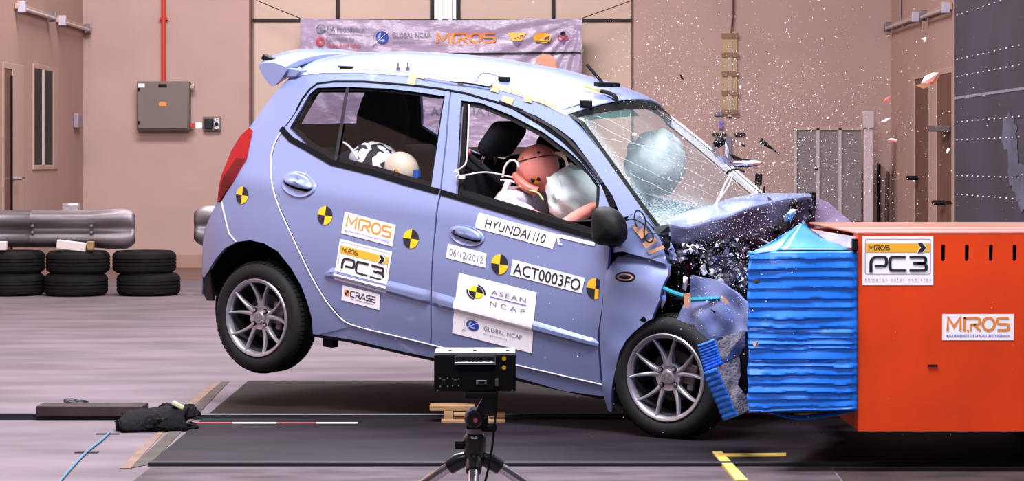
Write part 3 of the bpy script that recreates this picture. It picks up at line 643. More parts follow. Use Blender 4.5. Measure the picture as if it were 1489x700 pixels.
# blue cord and its tape cross
pts = [G(160, 631), G(148, 643), G(128, 658), G(118, 668), G(98, 690), G(80, 712)]
mb = MB(); mb.tube(chaikin([(p.x, p.y, .008) for p in pts], 2), .005, 6); tag(mb.build('cord', M['cabblue']), 'blue cord lying on the concrete at bottom left', 'cord')
for (px, py, w_), lb in (((126, 659, 34), 'dark tape piece holding down the blue cord'), ((157, 632, 34), 'dark tape piece at the far end of the blue cord')):
    a = G(px, py); mb = MB(); mb.box((a.x, a.y, .002), (w_*a.y/FPX, .03, .004)); tag(mb.build('tape_patch', M['trim'], smooth=0), lb, 'tape')
# black crumpled lump
def lump(name, c, sx, sy, sz, m, seed, label, cat, amp=.35, seg=28, parent=None):
    mb = MB(); rows = []
    for j in range(seg//2+1):
        th = pi*j/(seg//2); row = []
        for i in range(seg):
            ph = 2*pi*i/seg; p = V((sin(th)*cos(ph), sin(th)*sin(ph), cos(th)))
            k = 1+amp*noise.noise(p*1.7+V((seed, 0, 0)))+amp*.6*noise.noise(p*4.5+V((0, seed, 0)))
            row.append((p.x*sx*k, p.y*sy*k, max(-sz*.98, p.z*sz*k)+sz))
        rows.append(row)
    mb.grid(rows, closed=True); o = mb.build(name, m, parent, smooth=25, loc=c)
    return tag(o, label, cat) if label else o
g = G(222, 627)
lp = empty('torn_boot', (g.x, g.y+.06, 0), .1, 'black torn moulded boot lying on the track at left', 'debris')
rows = []
for i in range(13):
    a = i/12; row = []
    for k in range(17):
        t = pi*k/16; r = .125*(1+.18*noise.noise((a*3, t*2, 5)))
        row.append((-.15+.30*a+.01*cos(5*t), -cos(t)*.13*(1-.25*a), sin(t)*.105*(1-.30*(1-a) + .1*noise.noise((a*5, t, 1)))+.004))
    rows.append(row)
mb = MB(); mb.grid(rows); mb.build('shell', M['rag'], lp, smooth=40, solid=.012)
for k, (dx, dy, dz, s_) in enumerate(((-.14, -.04, 0, .05), (.0, -.09, 0, .06), (.14, .02, .04, .06), (.05, .08, .05, .05), (.17, -.06, 0, .03))):
    lump('rag', (dx, dy, dz), s_, s_*.7, s_*.6, M['rag'], 3+k, None, None, .6, 20, lp)
mb = MB(); mb.box((.11, -.03, .115), (.06, .05, .02), Matrix.Rotation(.5, 3, 'Y')); mb.build('clip', mat('pale_green_clip', (.45, .45, .25), .5), lp, bevel=.005)
g = G(110, 598); lump('debris_scrap', (g.x, g.y, .0), .07, .05, .03, M['trim'], 9, 'small dark crumpled scrap on the floor behind the track cover', 'debris', .6)
# timber trestle
g = G(672, 616)
tr = empty('timber_trestle', (g.x, g.y, 0), 0, 'low raw timber block frame on the floor plate behind the tripod', 'timber')
s1 = g.y/FPX
for (x0_, y0_, x1_, y1_, d) in ((625, 591, 690, 599, .1), (646, 599, 659, 616, .1), (660, 601, 690, 606, .12), (642, 611, 735, 618, .13), (700, 600, 712, 617, .1), (712, 603, 735, 609, .08), (660, 607, 700, 611, .1)):
    mb = MB(); mb.box((((x0_+x1_)/2-672)*s1, .02, (616.5-(y0_+y1_)/2)*s1*1.0+.004), ((x1_-x0_)*s1, d, (y1_-y0_)*s1)); mb.build('timber', M['wood'], tr, bevel=.003)
# ------------------------------------------------------------------ crash block and barrier
XF = 2.75
cb = empty('crash_block', (XF+.6, 10, 0), 0, 'huge dark steel faced crash block at the right edge', 'block')
mb = MB(); mb.box((.02, -.6+.0, HT/2), (1.16, 9.36, HT-.02)); mb.build('core', M['darkface'], cb, smooth=0)
zj = 1.651; Yfar = XF*FPX/(1387-CX)
for h0, h1 in ((.01, zj), (zj, HT)):
    mb = MB(); mb.box((-.58, (Yfar+5.0)/2-10, (h0+h1)/2), (.04, Yfar-5.0, h1-h0-.012)); mb.build('face_plate', M['darkface'], cb, smooth=0, bevel=.003)
bm_ = None
for z in (2.16, 1.886, 1.78, 1.50, 1.388, 1.169, 1.053):
    for k in range(23):
        y = Yfar-.12-k*.155
        if bm_ is None:
            mb = MB(); mb.lathe([(0, -.008), (.004, -.008), (.006, -.003), (.006, 0)], 8, 'x'); bm_ = mb.build('bolt', M['galv'], cb); o = bm_
        else: o = bm_.copy(); COL.objects.link(o)
        o.parent = cb; o.location = (-.60, y-10, z)
mb = MB(); mb.box((-.601, (Yfar+5.0)/2-10, zj), (.004, Yfar-5.0, .016)); mb.build('joint_strip', mat('pale_joint', (.16, .15, .2), .6, noise_amt=.6, nscale=20), cb, smooth=0)
def scuff(seed, yc, zc, sy, sz):
    pts = []
    for i in range(40):
        a = 2*pi*i/40; r = 1+.35*noise.noise((cos(a)*2.5, sin(a)*2.5, seed))+.22*noise.noise((cos(a)*7, sin(a)*7, seed)); pts.append((yc+sy*r*cos(a), zc+sz*r*sin(a)))
    mb = MB(); mb.add([(-.602-seed*.0004, yc-10, zc)]+[(-.602-seed*.0004, p[0]-10, p[1]) for p in pts], [(0, i+1, (i+1) % 40+1) for i in range(40)]); mb.build('scuff_mark', M['chalk'], cb, smooth=0)
scuff(1, 12.55, 1.42, .18, .10); scuff(4, 12.45, 1.26, .12, .16); scuff(7, 12.2, 1.12, .2, .12)
# orange block
YF = 9.14; sB = YF/FPX
def pb(px, py): return ((px-CX)*sB, CAMH-(py-CY)*sB)
ox0 = pb(1248, 0)[0]; oz1 = pb(0, 341)[1]; oz0 = pb(0, 627.5)[1]; depth = 1.5
ob = empty('barrier_block', (ox0, YF, 0), 0, 'orange painted steel barrier block with sponsor stickers at right', 'barrier')
W_ = XF-.01-ox0
holes = []
for px in (1371.5, 1406, 1441, 1475.5, 1510):
    cx_, cz_ = pb(px, 368); hw, hl = .0083, .034
    holes.append([(cx_-ox0+hw*cos(t), cz_+(hl-hw)*(1 if sin(t) > 0 else -1)+hw*sin(t)) for t in [2*pi*(i+.5)/14 for i in range(14)]])
vo, tr_, loops = triangulate([(0, oz0), (W_, oz0), (W_, oz1), (0, oz1)], holes, .25)
mb = MB(); mb.add([(v.x, 0, v.y) for v in vo], tr_)
for h in holes:
    n = len(h); mb.add([(p[0], 0, p[1]) for p in h]+[(p[0], .012, p[1]) for p in h], [(i, (i+1) % n, (i+1) % n+n, i+n) for i in range(n)])
mb.build('side_plate', M['orange'], ob, smooth=0)
mb = MB(); mb.box((W_/2, .06, (oz1+pb(0, 400)[1])/2), (W_-.1, .02, .16)); mb.build('slot_backing', M['void'], ob)
mb = MB(); mb.box((W_/2, .12+.69, (oz0+oz1)/2-.01), (W_, 1.36, oz1-oz0-.02)); mb.build('body', M['orange'], ob, smooth=0)
for x in (.006, W_-.006):
    mb = MB(); mb.box((x, .07, (oz0+oz1)/2), (.012, .138, oz1-oz0-.002)); mb.build('end_plate', M['orange'], ob, smooth=0)
mb = MB(); mb.box((W_/2, depth/2, oz1+.004), (W_+.004, depth, .01)); tag(mb.build('top_plate', mat('dusty_orange_top', (.42, .05, .025), .6, spec=.2, col2=(.48, .20, .18), nscale=2.6, stretch=(.35, 2, 1)), ob, bevel=.003), 'dusty pale orange top plate')
for y_ in (.25, 1.2):
    mb = MB(); mb.box((W_-.3, y_+.1, oz0/2), (.25, .12, oz0)); mb.build('support_leg', M['void'], ob)
def omap(px0, py0, k=1.0):
    a, b = pb(px0, py0); return lambda u, v, l: (a-ox0+u, -.0012-.0006*l, b+v)
flat_art('sticker', pc3_shapes(103*sB, 71*sB), omap(1254, 415), ob, 'white sticker with black lettering and yellow band')
flat_art('sticker', miros_shapes(104*sB, 38*sB), omap(1370, 495), ob, 'white sticker with orange lettering')
mb = MB(); q = pb(1356, 532); mb.box((q[0]-ox0, -.003, q[1]), (.04, .003, .008)); mb.build('chip', M['void'], ob)
# blue deformable face
bx0 = pb(1087, 0)[0]; bz1 = pb(0, 366)[1]; bz0 = pb(0, 600)[1]
bf = empty('deformable_face', (bx0, YF, 0), 0, 'blue crumpled aluminium honeycomb face on the orange barrier block', 'barrier face')
bw_ = ox0-bx0-.004; NR, NC = 110, 36
ridges = [0, .05, .115, .17, .235, .30, .355, .42, .475, .505, .545, .58, .61, .675, .69, .72, .77, .83, .88, .93, .975, 1.0]
def fold(v, u):   # v from top 0..1
    vv = v+.010*noise.noise((u*2.2, v*3, 2))+.004*noise.noise((u*9, v*9, 7)); k = 0
    while k < len(ridges)-2 and vv > ridges[k+1]: k += 1
    t = min(1, max(0, (vv-ridges[k])/(ridges[k+1]-ridges[k]))); am = .008+.008*noise.noise((k*1.7, u*1.5, 4))
    return am*(t/.9 if t < .9 else (1-t)/.1*1.0)
rows = []
for j in range(NR+1):
    v = j/NR; z = bz1+(bz0-bz1)*v; row = []
    xl = .006*sin(v*40)*.5+.008*noise.noise((v*9, 0, 3))
    for i in range(NC+1):
        u = i/NC; x = xl+(bw_-xl)*u; fade = 1 if u < .96 else .3
        row.append((x, -.004-fold(v, u)*fade-.006*noise.noise((u*3, v*5, 9)), z+(.010*u*v if v > .9 else 0)))
    rows.append(row)
mb = MB(); mb.grid(rows); mb.build('side_sheet', M['blue'], bf, smooth=35, solid=.002)
rows = []
for j in range(41):
    v = j/40; z = bz1+(bz0-bz1)*v
    rows.append([((.010*noise.noise((v*9, i*.2, 5))+.015*noise.noise((v*3, i*.3, 8)))*min(1, i/3)+.012+.40*(i/14), .0+1.0*i/14, z) for i in range(15)])
mb = MB(); mb.grid(rows); mb.build('front_sheet', M['blue'], bf, smooth=35)
mb = MB(); mb.prism([(.02, .01), (bw_-.004, .01), (bw_-.004, .98), (.42, .98)], bz0+.006, bz1-.014, 'xy'); mb.build('honeycomb_core', M['honey'], bf, smooth=0)
mb = MB(); mb.prism([(.012, .004), (bw_-.002, .004), (bw_-.002, .99), (.41, .99)], bz1-.010, bz1, 'xy'); mb.build('top_sheet', M['void'], bf, smooth=0)
def bpt(px, py, dy): 
    q = P(px, py, YF+dy); return (q.x-bx0, dy, q.z)
# sagging strap beneath
pts = chaikin([bpt(1090, 588, .02), bpt(1120, 602, .05), bpt(1160, 612, .06), bpt(1200, 608, .05), bpt(1247, 598, .03)], 2)
mb = MB(); mb.grid([[p, (p[0], p[1]+.03, p[2]+.016)] for p in pts]); mb.build('hanging_strip', M['blue'], bf, solid=.003)
# folded bare sheets standing on top
def sheet(name, quads, m, par, solid=.003, label=None, rough=0, div=10, seed=1):
    mb = MB()
    for q in quads:
        a, b, c, d = [V(p) for p in q]
        rows = []
        for j in range(div+1):
            row = []
            for i in range(div+1):
                u, v = i/div, j/div; p = a.lerp(b, u).lerp(d.lerp(c, u), v)
                if rough and 0 < i < div and 0 < j < div: p = p+V((noise.noise(p*9+V((seed, 0, 0))), noise.noise(p*9+V((0, seed, 0))), noise.noise(p*9)))*rough
                row.append(p)
            rows.append(row)
        mb.grid(rows)
    o = mb.build(name, m, par, smooth=28, solid=solid, fix=False)
    if label: o['label'] = label
    return o
sheet('folded_sheet', [[bpt(1087, 371, -.01), bpt(1132, 346, .10), bpt(1166, 324, .26), bpt(1134, 364, .0)], [bpt(1166, 324, .26), bpt(1186, 341, .22), bpt(1236, 364, .0), bpt(1134, 364, .0)]], M['bluelight'], bf, .003, 'pale blue bent cladding sheet', .006)
sheet('bent_flange', [[bpt(1180, 334, .22), bpt(1246, 345, .06), bpt(1248, 362, .03), bpt(1215, 362, .06)]], mat('scuffed_flange', (.17, .165, .21), .55, .3, noise_amt=.5, nscale=20), bf, .003, 'bare grey bent flange', .006, 10, 4)
mb = MB(); mb.box((bw_-.012, -.01, (bz1+pb(0, 346)[1])/2), (.022, .03, .05)); mb.build('black_clip', M['black'], bf, bevel=.004)
# two torn bumper pieces of the barrier
def chunk(label, blue, grey, Yc_, seed, name='bumper_piece'):
    e0, e1 = blue[1], blue[2]       # shared edge of blue and grey faces
    o = P(blue[0][0], blue[0][1], Yc_); t = empty(name, (o.x, Yc_, P(*blue[3], Yc_).z if len(blue) > 3 else o.z), 0, label, 'barrier piece', 'torn honeycomb bumper pieces')
    O = V(t.location)
    def q(p, d): return P(p[0], p[1], Yc_+d)-O
    n = 36; rows = []; ncorr = len(blue) and 9
    A, B, C, D = q(blue[0], .10), q(blue[1], 0), q(blue[2], 0), q(blue[3], .10)
    nrm = (B-A).cross(D-A).normalized(); nrm = -nrm if nrm.y > 0 else nrm
    for j in range(n+1):
        v = j/n; rows.append([A.lerp(B, i/8).lerp(D.lerp(C, i/8), v)+nrm*(.0045*abs(sin(v*pi*ncorr))+.003*noise.noise((i*.5, v*8, seed))) for i in range(9)])
    mb = MB(); mb.grid(rows); mb.build('skin', M['blue'], t, smooth=25, solid=.003)
    back = [q(p, .30) for p in [blue[0]]+[blue[1]]+grey+[blue[2], blue[3]]]; 
    front = [A, B]+[q(p, .06) for p in grey]+[C, D]
    cen = sum(front[1:-1], V())/len(front[1:-1]) + V((0, -.012, 0))
    gf = front[1:-1]; mb = MB(); k = len(gf); rr = []
    mb2 = MB(); ring = [resample([tuple(p) for p in gf], .03)][0] if False else None
    pts3 = []; 
    for i in range(k):
        a_, b_ = gf[i], gf[(i+1) % k]; m_ = max(2, int((b_-a_).length/.015)); pts3 += [a_.lerp(b_, s_/m_) for s_ in range(m_)]
    R_ = 7; rows = []
    for r_ in range(R_+1):
        f_ = r_/R_; rows.append([p.lerp(cen, f_)+V((0, (.010*noise.noise(p.lerp(cen, f_)*30+V((seed, 0, 0)))+.012*noise.noise(p.lerp(cen, f_)*11)) if 0 < r_ else 0, 0)) for p in pts3])
    mb.grid(rows, closed=True); mb.build('cut_honeycomb', M['honey'], t, smooth=20)
    n_ = len(front); mb = MB(); mb.add(front+back, [(i, i+n_, (i+1) % n_+n_, (i+1) % n_) for i in range(n_)]+[tuple(range(n_, 2*n_))]); mb.build('rear_skin', M['blue'], t, smooth=0)
    return t
chunk('upper torn blue and grey honeycomb bumper piece between wheel and barrier', [(1015, 502), (1040, 493), (1050.5, 529), (1025.5, 539)], [(1084, 480), (1083, 504), (1075, 517)], 9.50, 2)
chunk('lower torn blue and grey honeycomb bumper piece hanging by the front wheel', [(1023, 542), (1042, 535), (1074, 605), (1053, 612)], [(1075, 518), (1078, 543), (1071, 566), (1096, 592)], 9.46, 6)
# ------------------------------------------------------------------ tripod with flash unit
YT = 6.1; sT = YT/FPX
tx, = ((690-CX)*sT,)
def tp_(px, py, d=0): q = P(px, py, YT+d); return V((q.x-tx, d, q.z))
tri = empty('tripod', (tx, YT, 0), 0, 'black and chrome camera tripod in the foreground', 'tripod')
def tbox(name, x0_, y0_, x1_, y1_, d0, d1, m, par, bevel=.003, label=None):
    a, b = tp_(x0_, y0_), tp_(x1_, y1_); mb = MB(); mb.box(((a.x+b.x)/2, (d0+d1)/2, (a.z+b.z)/2), (b.x-a.x, d1-d0, a.z-b.z)); o = mb.build(name, m, par, bevel=bevel)
    if label: o['label'] = label
    return o
tbox('quick_release_plate', 677, 570, 722, 579, -.02, .08, M['black'], tri)
mb = MB(); mb.prism([(tp_(x, y).x, tp_(x, y).z) for x, y in ((703, 578), (724, 576), (722, 606), (703, 606), (690, 600), (697, 588))], -.0, .045); hd = mb.build('head', M['blackgloss'], tri, bevel=.004)
c = tp_(689, 609); mb = MB(); mb.lathe([(0, -.03), (.019, -.03), (.024, -.024), (.026, .0), (.026, .05), (0, .05)], 24, 'y', (c.x, 0, c.z)); pv = mb.build('pan_knob', M['blackgloss'], tri)
mb = MB(); mb.lathe([(0, -.032), (.006, -.032), (.006, -.029)], 12, 'y', (c.x+.005, 0, c.z-.002)); mb.build('red_dot', M['redink'], pv)
tbox('head_block', 678, 606, 710, 626, .0, .05, M['black'], tri, .005)
tbox('tilt_handle', 700, 617, 723, 629, .0, .03, M['black'], tri, .008)
c = tp_(691, 628); mb = MB(); mb.lathe([(.018, -.012), (.0235, -.008), (.0235, .006), (.018, .012)], 24, 'z', (c.x, .02, c.z)); mb.build('collar', M['steel'], tri)
c = tp_(690, 650); mb = MB(); mb.lathe([(.0, -.032), (.028, -.03), (.031, -.01), (.031, .022), (.026, .03), (0, .03)], 24, 'z', (c.x, .02, c.z)); mb.build('column_housing', M['blackgloss'], tri)
c = tp_(667, 649); mb = MB(); mb.lathe([(0, -.012), (.012, -.01), (.012, .03)], 12, 'x', (c.x, .02, c.z)); mb.build('column_knob', M['black'], tri)
tbox('spider', 676, 662, 705, 676, 0, .05, M['black'], tri, .006)
hub = tp_(690, 668, .02); zt2 = hub.z
for k, (dirx, diry, px_) in enumerate(((-.74, .10, -1), (.74, .10, 1), (-.02, -.8, 0))):
    lg = None; d3 = V((dirx, diry, 0)); a = hub+d3*.045+V((0, 0, .0)); b = V((hub.x+dirx*.93, .02+diry*.93, .012)) if k < 2 else V((hub.x-.01, -.55, .012))
    mb = MB(); mb.tube([a.lerp(b, .03), a.lerp(b, .62)], .0155, 14); lg = mb.build('leg', M['chrome'], tri)
    mb = MB(); mb.tube([a.lerp(b, .60), a.lerp(b, .97)], .0115, 12); mb.build('lower_tube', M['chrome'], lg)
    mb = MB(); mb.tube([a.lerp(b, .585), a.lerp(b, .635)], .021, 12); mb.build('clamp', M['black'], lg)
    mb = MB(); mb.tube([a.lerp(b, .965), b], [.015, .018], 12); mb.build('rubber_foot', M['black'], lg)
    mb = MB(); mb.tube([hub+d3*.012+V((0, 0, .006)), a.lerp(b, .015), a.lerp(b, .055)], [.017, .023, .021], 14); mb.build('leg_joint', M['blackgloss'], tri)
mb = MB(); mb.tube([(hub.x, .02, zt2+.02), (hub.x, .02, zt2-.16)], .013, 14); mb.build('centre_column', M['chrome'], tri)
pts = chaikin([tp_(723, 556, -.01), tp_(722, 590, -.02), tp_(718, 630, -.02), tp_(714, 665, -.03), tp_(706, 700, -.03), (tp_(690, 760, 0).x, -.03, .3), (tp_(700, 760, 0).x, .0, .02)], 2)
fl = empty('light_unit', (tp_(690, 0).x+tx, YT, tp_(0, 570).z), 0, 'flat black box unit with silver handle mounted on the tripod', 'light unit')
zb0 = fl.location.z; fx0 = fl.location.x-tx
def fp(px, py, d=0): q = tp_(px, py, d); return V((q.x-fx0, d, q.z-zb0))
def fbox(name, x0_, y0_, x1_, y1_, d0, d1, m, par=None, bevel=.002, label=None):
    a, b = fp(x0_, y0_), fp(x1_, y1_); mb = MB(); mb.box(((a.x+b.x)/2, (d0+d1)/2, (a.z+b.z)/2), (b.x-a.x, d1-d0, a.z-b.z)); o = mb.build(name, m, par or fl, bevel=bevel)
    if label: o['label'] = label
    return o
fbox('case', 631, 517, 750, 570, .0, .15, M['black'], None, .003)
fbox('lid', 631.5, 512.5, 749.5, 516.8, .0, .15, M['silver'], None, .002, 'pale metal lid')
hd = fbox('handle_plate', 661, 517.5, 721, 528, -.004, .0, M['trim'])
fbox('handle', 661, 526.5, 721, 530, -.014, -.004, M['chrome'], hd, .001, 'chrome handle bar')
for x in (661, 719): fbox('handle_post', x, 517.5, x+2, 528, -.010, -.004, M['chrome'], hd, 0)
for y in (522, 535):
    c = fp(733, y); mb = MB(); mb.lathe([(0, -.005), (.0055, -.0045), (.006, 0)], 14, 'y', (c.x, 0, c.z)); mb.build('button', M['yellow'], fl)
for x, y in ((640, 550), (651, 550), (640, 562), (651, 562), (658, 551), (667, 551), (658, 561), (667, 561), (636, 568), (745, 568)):
    c = fp(x, y); mb = MB(); mb.lathe([(0, -.003), (.0022, -.0025), (.0025, 0)], 8, 'y', (c.x, 0, c.z)); mb.build('screw', M['chrome'], fl)
sk = fbox('socket', 692, 553, 708, 560, -.004, 0, M['steel']); fbox('socket_opening', 695.5, 555, 705, 558.5, -.005, -.003, M['black'], sk, 0)
for x in (645.5, 662.5): fbox('connector', x-3.5, 552, x+3.5, 560, -.004, 0, M['blackgloss'])
fbox('plug', 720, 550, 725, 561, -.022, 0, M['galv'])
mb = MB(); mb.tube([V(p)-V((fx0, 0, zb0)) for p in pts], .0032, 8); o = mb.build('power_cable', M['black'], fl)
c = fp(690, 512); 
for x in (654, 690, 738): fbox('lid_stud', x-2.5, 511, x+2.5, 513, .03, .045, M['black'])
# ================================================================== CAR
def car_pose(yaw, pitch, roll, rear, half):
    a, p, r = radians(yaw), radians(pitch), radians(roll)
    f = V((cos(p)*cos(a), -cos(p)*sin(a), -sin(p))); l0 = V((sin(a), cos(a), 0)); u0 = f.cross(l0)
    l = l0*cos(r)+u0*sin(r); u = u0*cos(r)-l0*sin(r)
    R = Matrix((f, l, u)).transposed(); t = V(rear)-R @ V((0, -half, .2835))
    return R, t
CR, CT = car_pose(33.06, 4.35, 1.5, (-1.298, 11.50, .464), .775)
CM = Matrix.Translation(CT) @ CR.to_4x4()
CRI = CR.transposed()
car = empty('car', label='light blue hatchback with smashed nose against the barrier, its tail lifted off the floor', cat='car')
car.matrix_world = CM
_o = CRI @ (V((0, 0, CAMH))-CT)
def _d(px, py): return CRI @ V(((px-CX)/FPX, 1, -(py-CY)/FPX))
def cy(px, py, y): d = _d(px, py); return _o+d*((y-_o.y)/d.y)
def cxp(px, py, x): d = _d(px, py); return _o+d*((x-_o.x)/d.x)
ZS = [.0, .15, .3, .5, .7, .9, 1.0, 1.2, 1.4, 1.5, 1.6]; WS = [.70, .735, .765, .79, .795, .775, .75, .66, .56, .50, .42]
# smooth cubic table of the body half-width by height
def _w0(z):
    z = min(1.599, max(0, z)); i = max(0, min(len(ZS)-2, [k for k in range(len(ZS)) if ZS[k] <= z][-1]))
    m = lambda k: (WS[min(k+1, len(WS)-1)]-WS[max(k-1, 0)])/(ZS[min(k+1, len(ZS)-1)]-ZS[max(k-1, 0)])
    h = ZS[i+1]-ZS[i]; t = (z-ZS[i])/h
    return (2*t**3-3*t**2+1)*WS[i]+(t**3-2*t**2+t)*h*m(i)+(-2*t**3+3*t**2)*WS[i+1]+(t**3-t**2)*h*m(i+1)
def W(x, z):
    # crease above the sill and a soft shoulder under the belt line
    sh = .008*math.exp(-((z-(.97-.10*x*.5))/.05)**2)
    return _w0(z)+sh-.28*max(0, .1-x)**2-.9*max(0, -.26-x)**2-.10*max(0, x-2.35)**2
def cs(px, py, off=0):
    d = _d(px, py); y = -.75
    for _ in range(30):
        q = _o+d*((y-_o.y)/d.y); y = .5*y-.5*(W(q.x, q.z)+off)
    return q
def s2(px, py): q = cs(px, py); return V((q.x, q.z))
def panel(name, outline, holes, m, parent, step=.045, off=0, flange=.022, dent=None, mirror=True, px=True, dx=-.07):
    ol = [s2(*p) for p in outline] if px else outline; hs = [[s2(*p) for p in h] for h in holes] if px else holes
    vo, tris, loops = triangulate(ol, hs, step)
    f = (lambda x, z: W(x, z)+off+(dent(x, z) if dent else 0))
    mb = MB()
    vs = [(v.x, -f(v.x, v.y), v.y) for v in vo]
    fs = []
    for t in tris:
        a, b, c = [vo[i] for i in t[:3]]; cr = (b-a).x*(c-a).y-(b-a).y*(c-a).x
        fs.append(t if cr > 0 else t[::-1])
    mb.add(vs, fs)
    if flange:
        for lp in loops:
            n = len(lp); mb.add([(p[0], -f(p[0], p[1]), p[1]) for p in lp]+[(p[0], -f(p[0], p[1])+flange, p[1]) for p in lp], [(i, (i+1) % n, (i+1) % n+n, i+n) for i in range(n)])
    o = mb.build(name, m, parent, smooth=40, fix=False)
    if mirror:
        me = o.data.copy(); me.transform(Matrix.Translation((dx, 0, 0)) @ Matrix.Scale(-1, 4, (0, 1, 0))); me.flip_normals()
        o2 = bpy.data.objects.new(name, me); COL.objects.link(o2); o2.parent = parent
    return o
def pxs(l): return [tuple(p) for p in l]
ARCH_R = [(303, 394), (313, 377), (327, 360), (344, 352), (364, 349.5), (384, 354), (404, 366), (424, 391), (438.6, 417), (447, 440), (453, 463)]
ditch = [(423, 112), (440, 107.5), (470, 104), (520, 103.5), (582, 107.5), (630, 112), (672, 118), (717, 126), (761, 138.5), (793, 150.6), (826, 167)]
gap_up = [(411, 187), (420, 176), (431, 160), (440, 143), (451, 129), (461, 121.5), (486, 118.5), (529, 118.6), (600, 124), (640, 129), (678, 136), (719, 148)]
gap_low = [(734, 150.5), (781, 169), (816, 190), (835, 205), (860, 239), (878, 266), (891, 285), (899, 305)]
# --- rear quarter with the side rail and the A pillar in one pressing
shut_r = [(411, 187), (398.5, 209), (393.5, 229), (394, 263), (403, 297), (418.6, 331), (438.6, 374), (455.7, 408.6), (473, 437), (481, 447), (496, 465), (514, 474.5)]
qp = [(363, 187), (381, 160), (404, 131)] + ditch[:1] + ditch[1:] + [(874, 221), (908, 269), (932, 303), (950, 331)] + [(938, 318), (918, 312), (903, 318)] + gap_low[::-1] + gap_up[::-1] + shut_r[1:] + [(462, 487), (455, 486), (453.5, 463)] + ARCH_R[::-1][1:8] + [(334, 340), (326, 312), (322, 293), (340, 262), (358, 233), (367.5, 190)]
panel('rear_quarter_panel', qp, [], M['paint'], car, mirror=False)
def far_panel(name, outline, holes, m, parent, off=0, flange=.022, dx=-.07):
    o = panel(name, outline, holes, m, parent, off=off, flange=flange, mirror=False)
    o.data.transform(Matrix.Translation((dx, 0, 0)) @ Matrix.Scale(-1, 4, (0, 1, 0))); o.data.flip_normals(); return o
far_panel('rear_quarter_panel', [(363, 187), (381, 160), (404, 131)] + ditch[:9] + [(719, 148)] + gap_up[::-1] + shut_r[1:] + [(462, 487), (455, 486), (453.5, 463)] + ARCH_R[::-1][1:8] + [(334, 340), (326, 312), (322, 293), (340, 262), (358, 233), (367.5, 190)], [], M['paint'], car)
sill = [(462, 487), (514, 474.5), (568, 487.5), (624, 501.5), (656, 509.5), (751, 532), (810, 545), (875.5, 560.5), (878, 577), (821, 569.5), (751, 549.5), (690, 533), (630, 521), (568, 508), (520, 496)]
panel('sill', sill, [], M['paint'], car, off=-.004)
panel('sill_underside', [(520, 496), (630, 521), (751, 549.5), (878, 577), (870, 582), (751, 556), (630, 527), (500, 498), (455, 491), (455, 486)], [], M['trim'], car, off=-.02)
# --- rear bumper corner
bump = [(321, 294.5), (326, 313), (333, 340.5), (343.5, 352.5), (327, 361), (313, 377.5), (303, 394.5), (296, 404), (294.5, 400), (294.5, 380), (296, 350), (298, 335), (308, 311), (317, 294)]
panel('rear_bumper_corner', bump, [], M['paint'], car)
panel('mud_flap', [(304, 393), (296, 405), (294, 428), (299, 437.5), (307.5, 438), (305, 415)], [], M['black'], car, off=-.01)
# --- doors
WIN_R = [(421, 187), (437, 159), (449, 138), (461, 127.5), (504, 126), (560, 128.5), (600, 133), (647, 140), (637, 205), (627, 273), (585, 261), (543, 248), (483, 233), (446, 212)]
rd = [(412, 188.5), (421, 177.5), (432, 161.5), (441, 144.5), (452, 130.5), (462, 123), (486, 120), (529, 120.1), (600, 125.5), (654.5, 133.5), (647.5, 205), (639, 283), (633, 315), (627.5, 380), (626, 424), (626, 486), (625, 500), (568, 486), (516, 473), (498, 463.5), (483, 445.5), (475, 436), (457.7, 407.6), (440.6, 373), (420.6, 330), (405, 296), (396, 263), (395.5, 229), (400.5, 210)]
rdoor = panel('rear_door', rd, [WIN_R], M['paint'], car)
WIN_F = [(670, 146), (700, 150), (744, 168), (791, 193), (829, 222), (860, 250), (872, 268), (872, 286), (868, 345), (764, 313), (663, 283), (667, 210)]
fd = [(656.5, 134), (678, 138), (703, 143.5), (744, 159), (781, 181), (816, 206.5), (841, 231.5), (866, 262), (879, 284), (889, 309), (889, 340), (884, 385), (879, 415), (874, 455), (870, 480), (869.5, 507), (872, 540), (873.5, 558), (751, 530), (656, 507.5), (627.5, 500.5), (628, 486), (628, 424), (629.5, 380), (635.5, 315), (641.5, 283), (650, 205)]
fdoor = panel('front_door', fd, [WIN_F], M['paint'], car, mirror=False)
far_panel('front_door', [(656.5, 134), (668, 136), (664, 210), (660, 281), (764, 313), (868, 345), (889, 345), (884, 385), (874, 455), (870, 480), (872, 540), (873.5, 558), (751, 530), (656, 507.5), (627.5, 500.5), (628, 486), (628, 424), (635.5, 315), (641.5, 283), (650, 205)], [], M['paint'], car)
# weather strips and dark window surrounds
def band(name, pts, m, parent, wpx, off=.004, thick=.012, side=1):
    """strip along a traced line on the body surface; wpx wide in metres"""
    q = [s2(*p) for p in pts]; q = resample([tuple(p) for p in q], .03, False); n = len(q); mb = MB(); top = []; bot = []
    for i in range(n):
        a = q[max(0, i-1)]; b = q[min(n-1, i+1)]; t = (b-a).normalized(); nn = V((-t.y, t.x))*wpx/2
        for lst, s_ in ((top, 1), (bot, -1)):
            p = q[i]+nn*s_; lst.append(p)
    row = [[(p.x, -W(p.x, p.y)+.005, p.y), (p.x, -W(p.x, p.y)-off, p.y), (r.x, -W(r.x, r.y)-off, r.y), (r.x, -W(r.x, r.y)+.005, r.y)] for p, r in zip(top, bot)]
    mb.grid(row); return mb.build(name, m, parent, smooth=30)
band('belt_strip', [(409, 187), (424, 203), (446, 215), (483, 236.5), (543, 251), (585, 264), (639, 279)], M['matte'], rdoor, .026, .006)
band('belt_strip', [(641, 279.5), (663, 286), (764, 316), (868, 347)], M['matte'], fdoor, .024, .006)
band('gap_seal', gap_up[2:]+[(734, 151.5), (760, 160.5)], M['matte'], car, .010, .002)
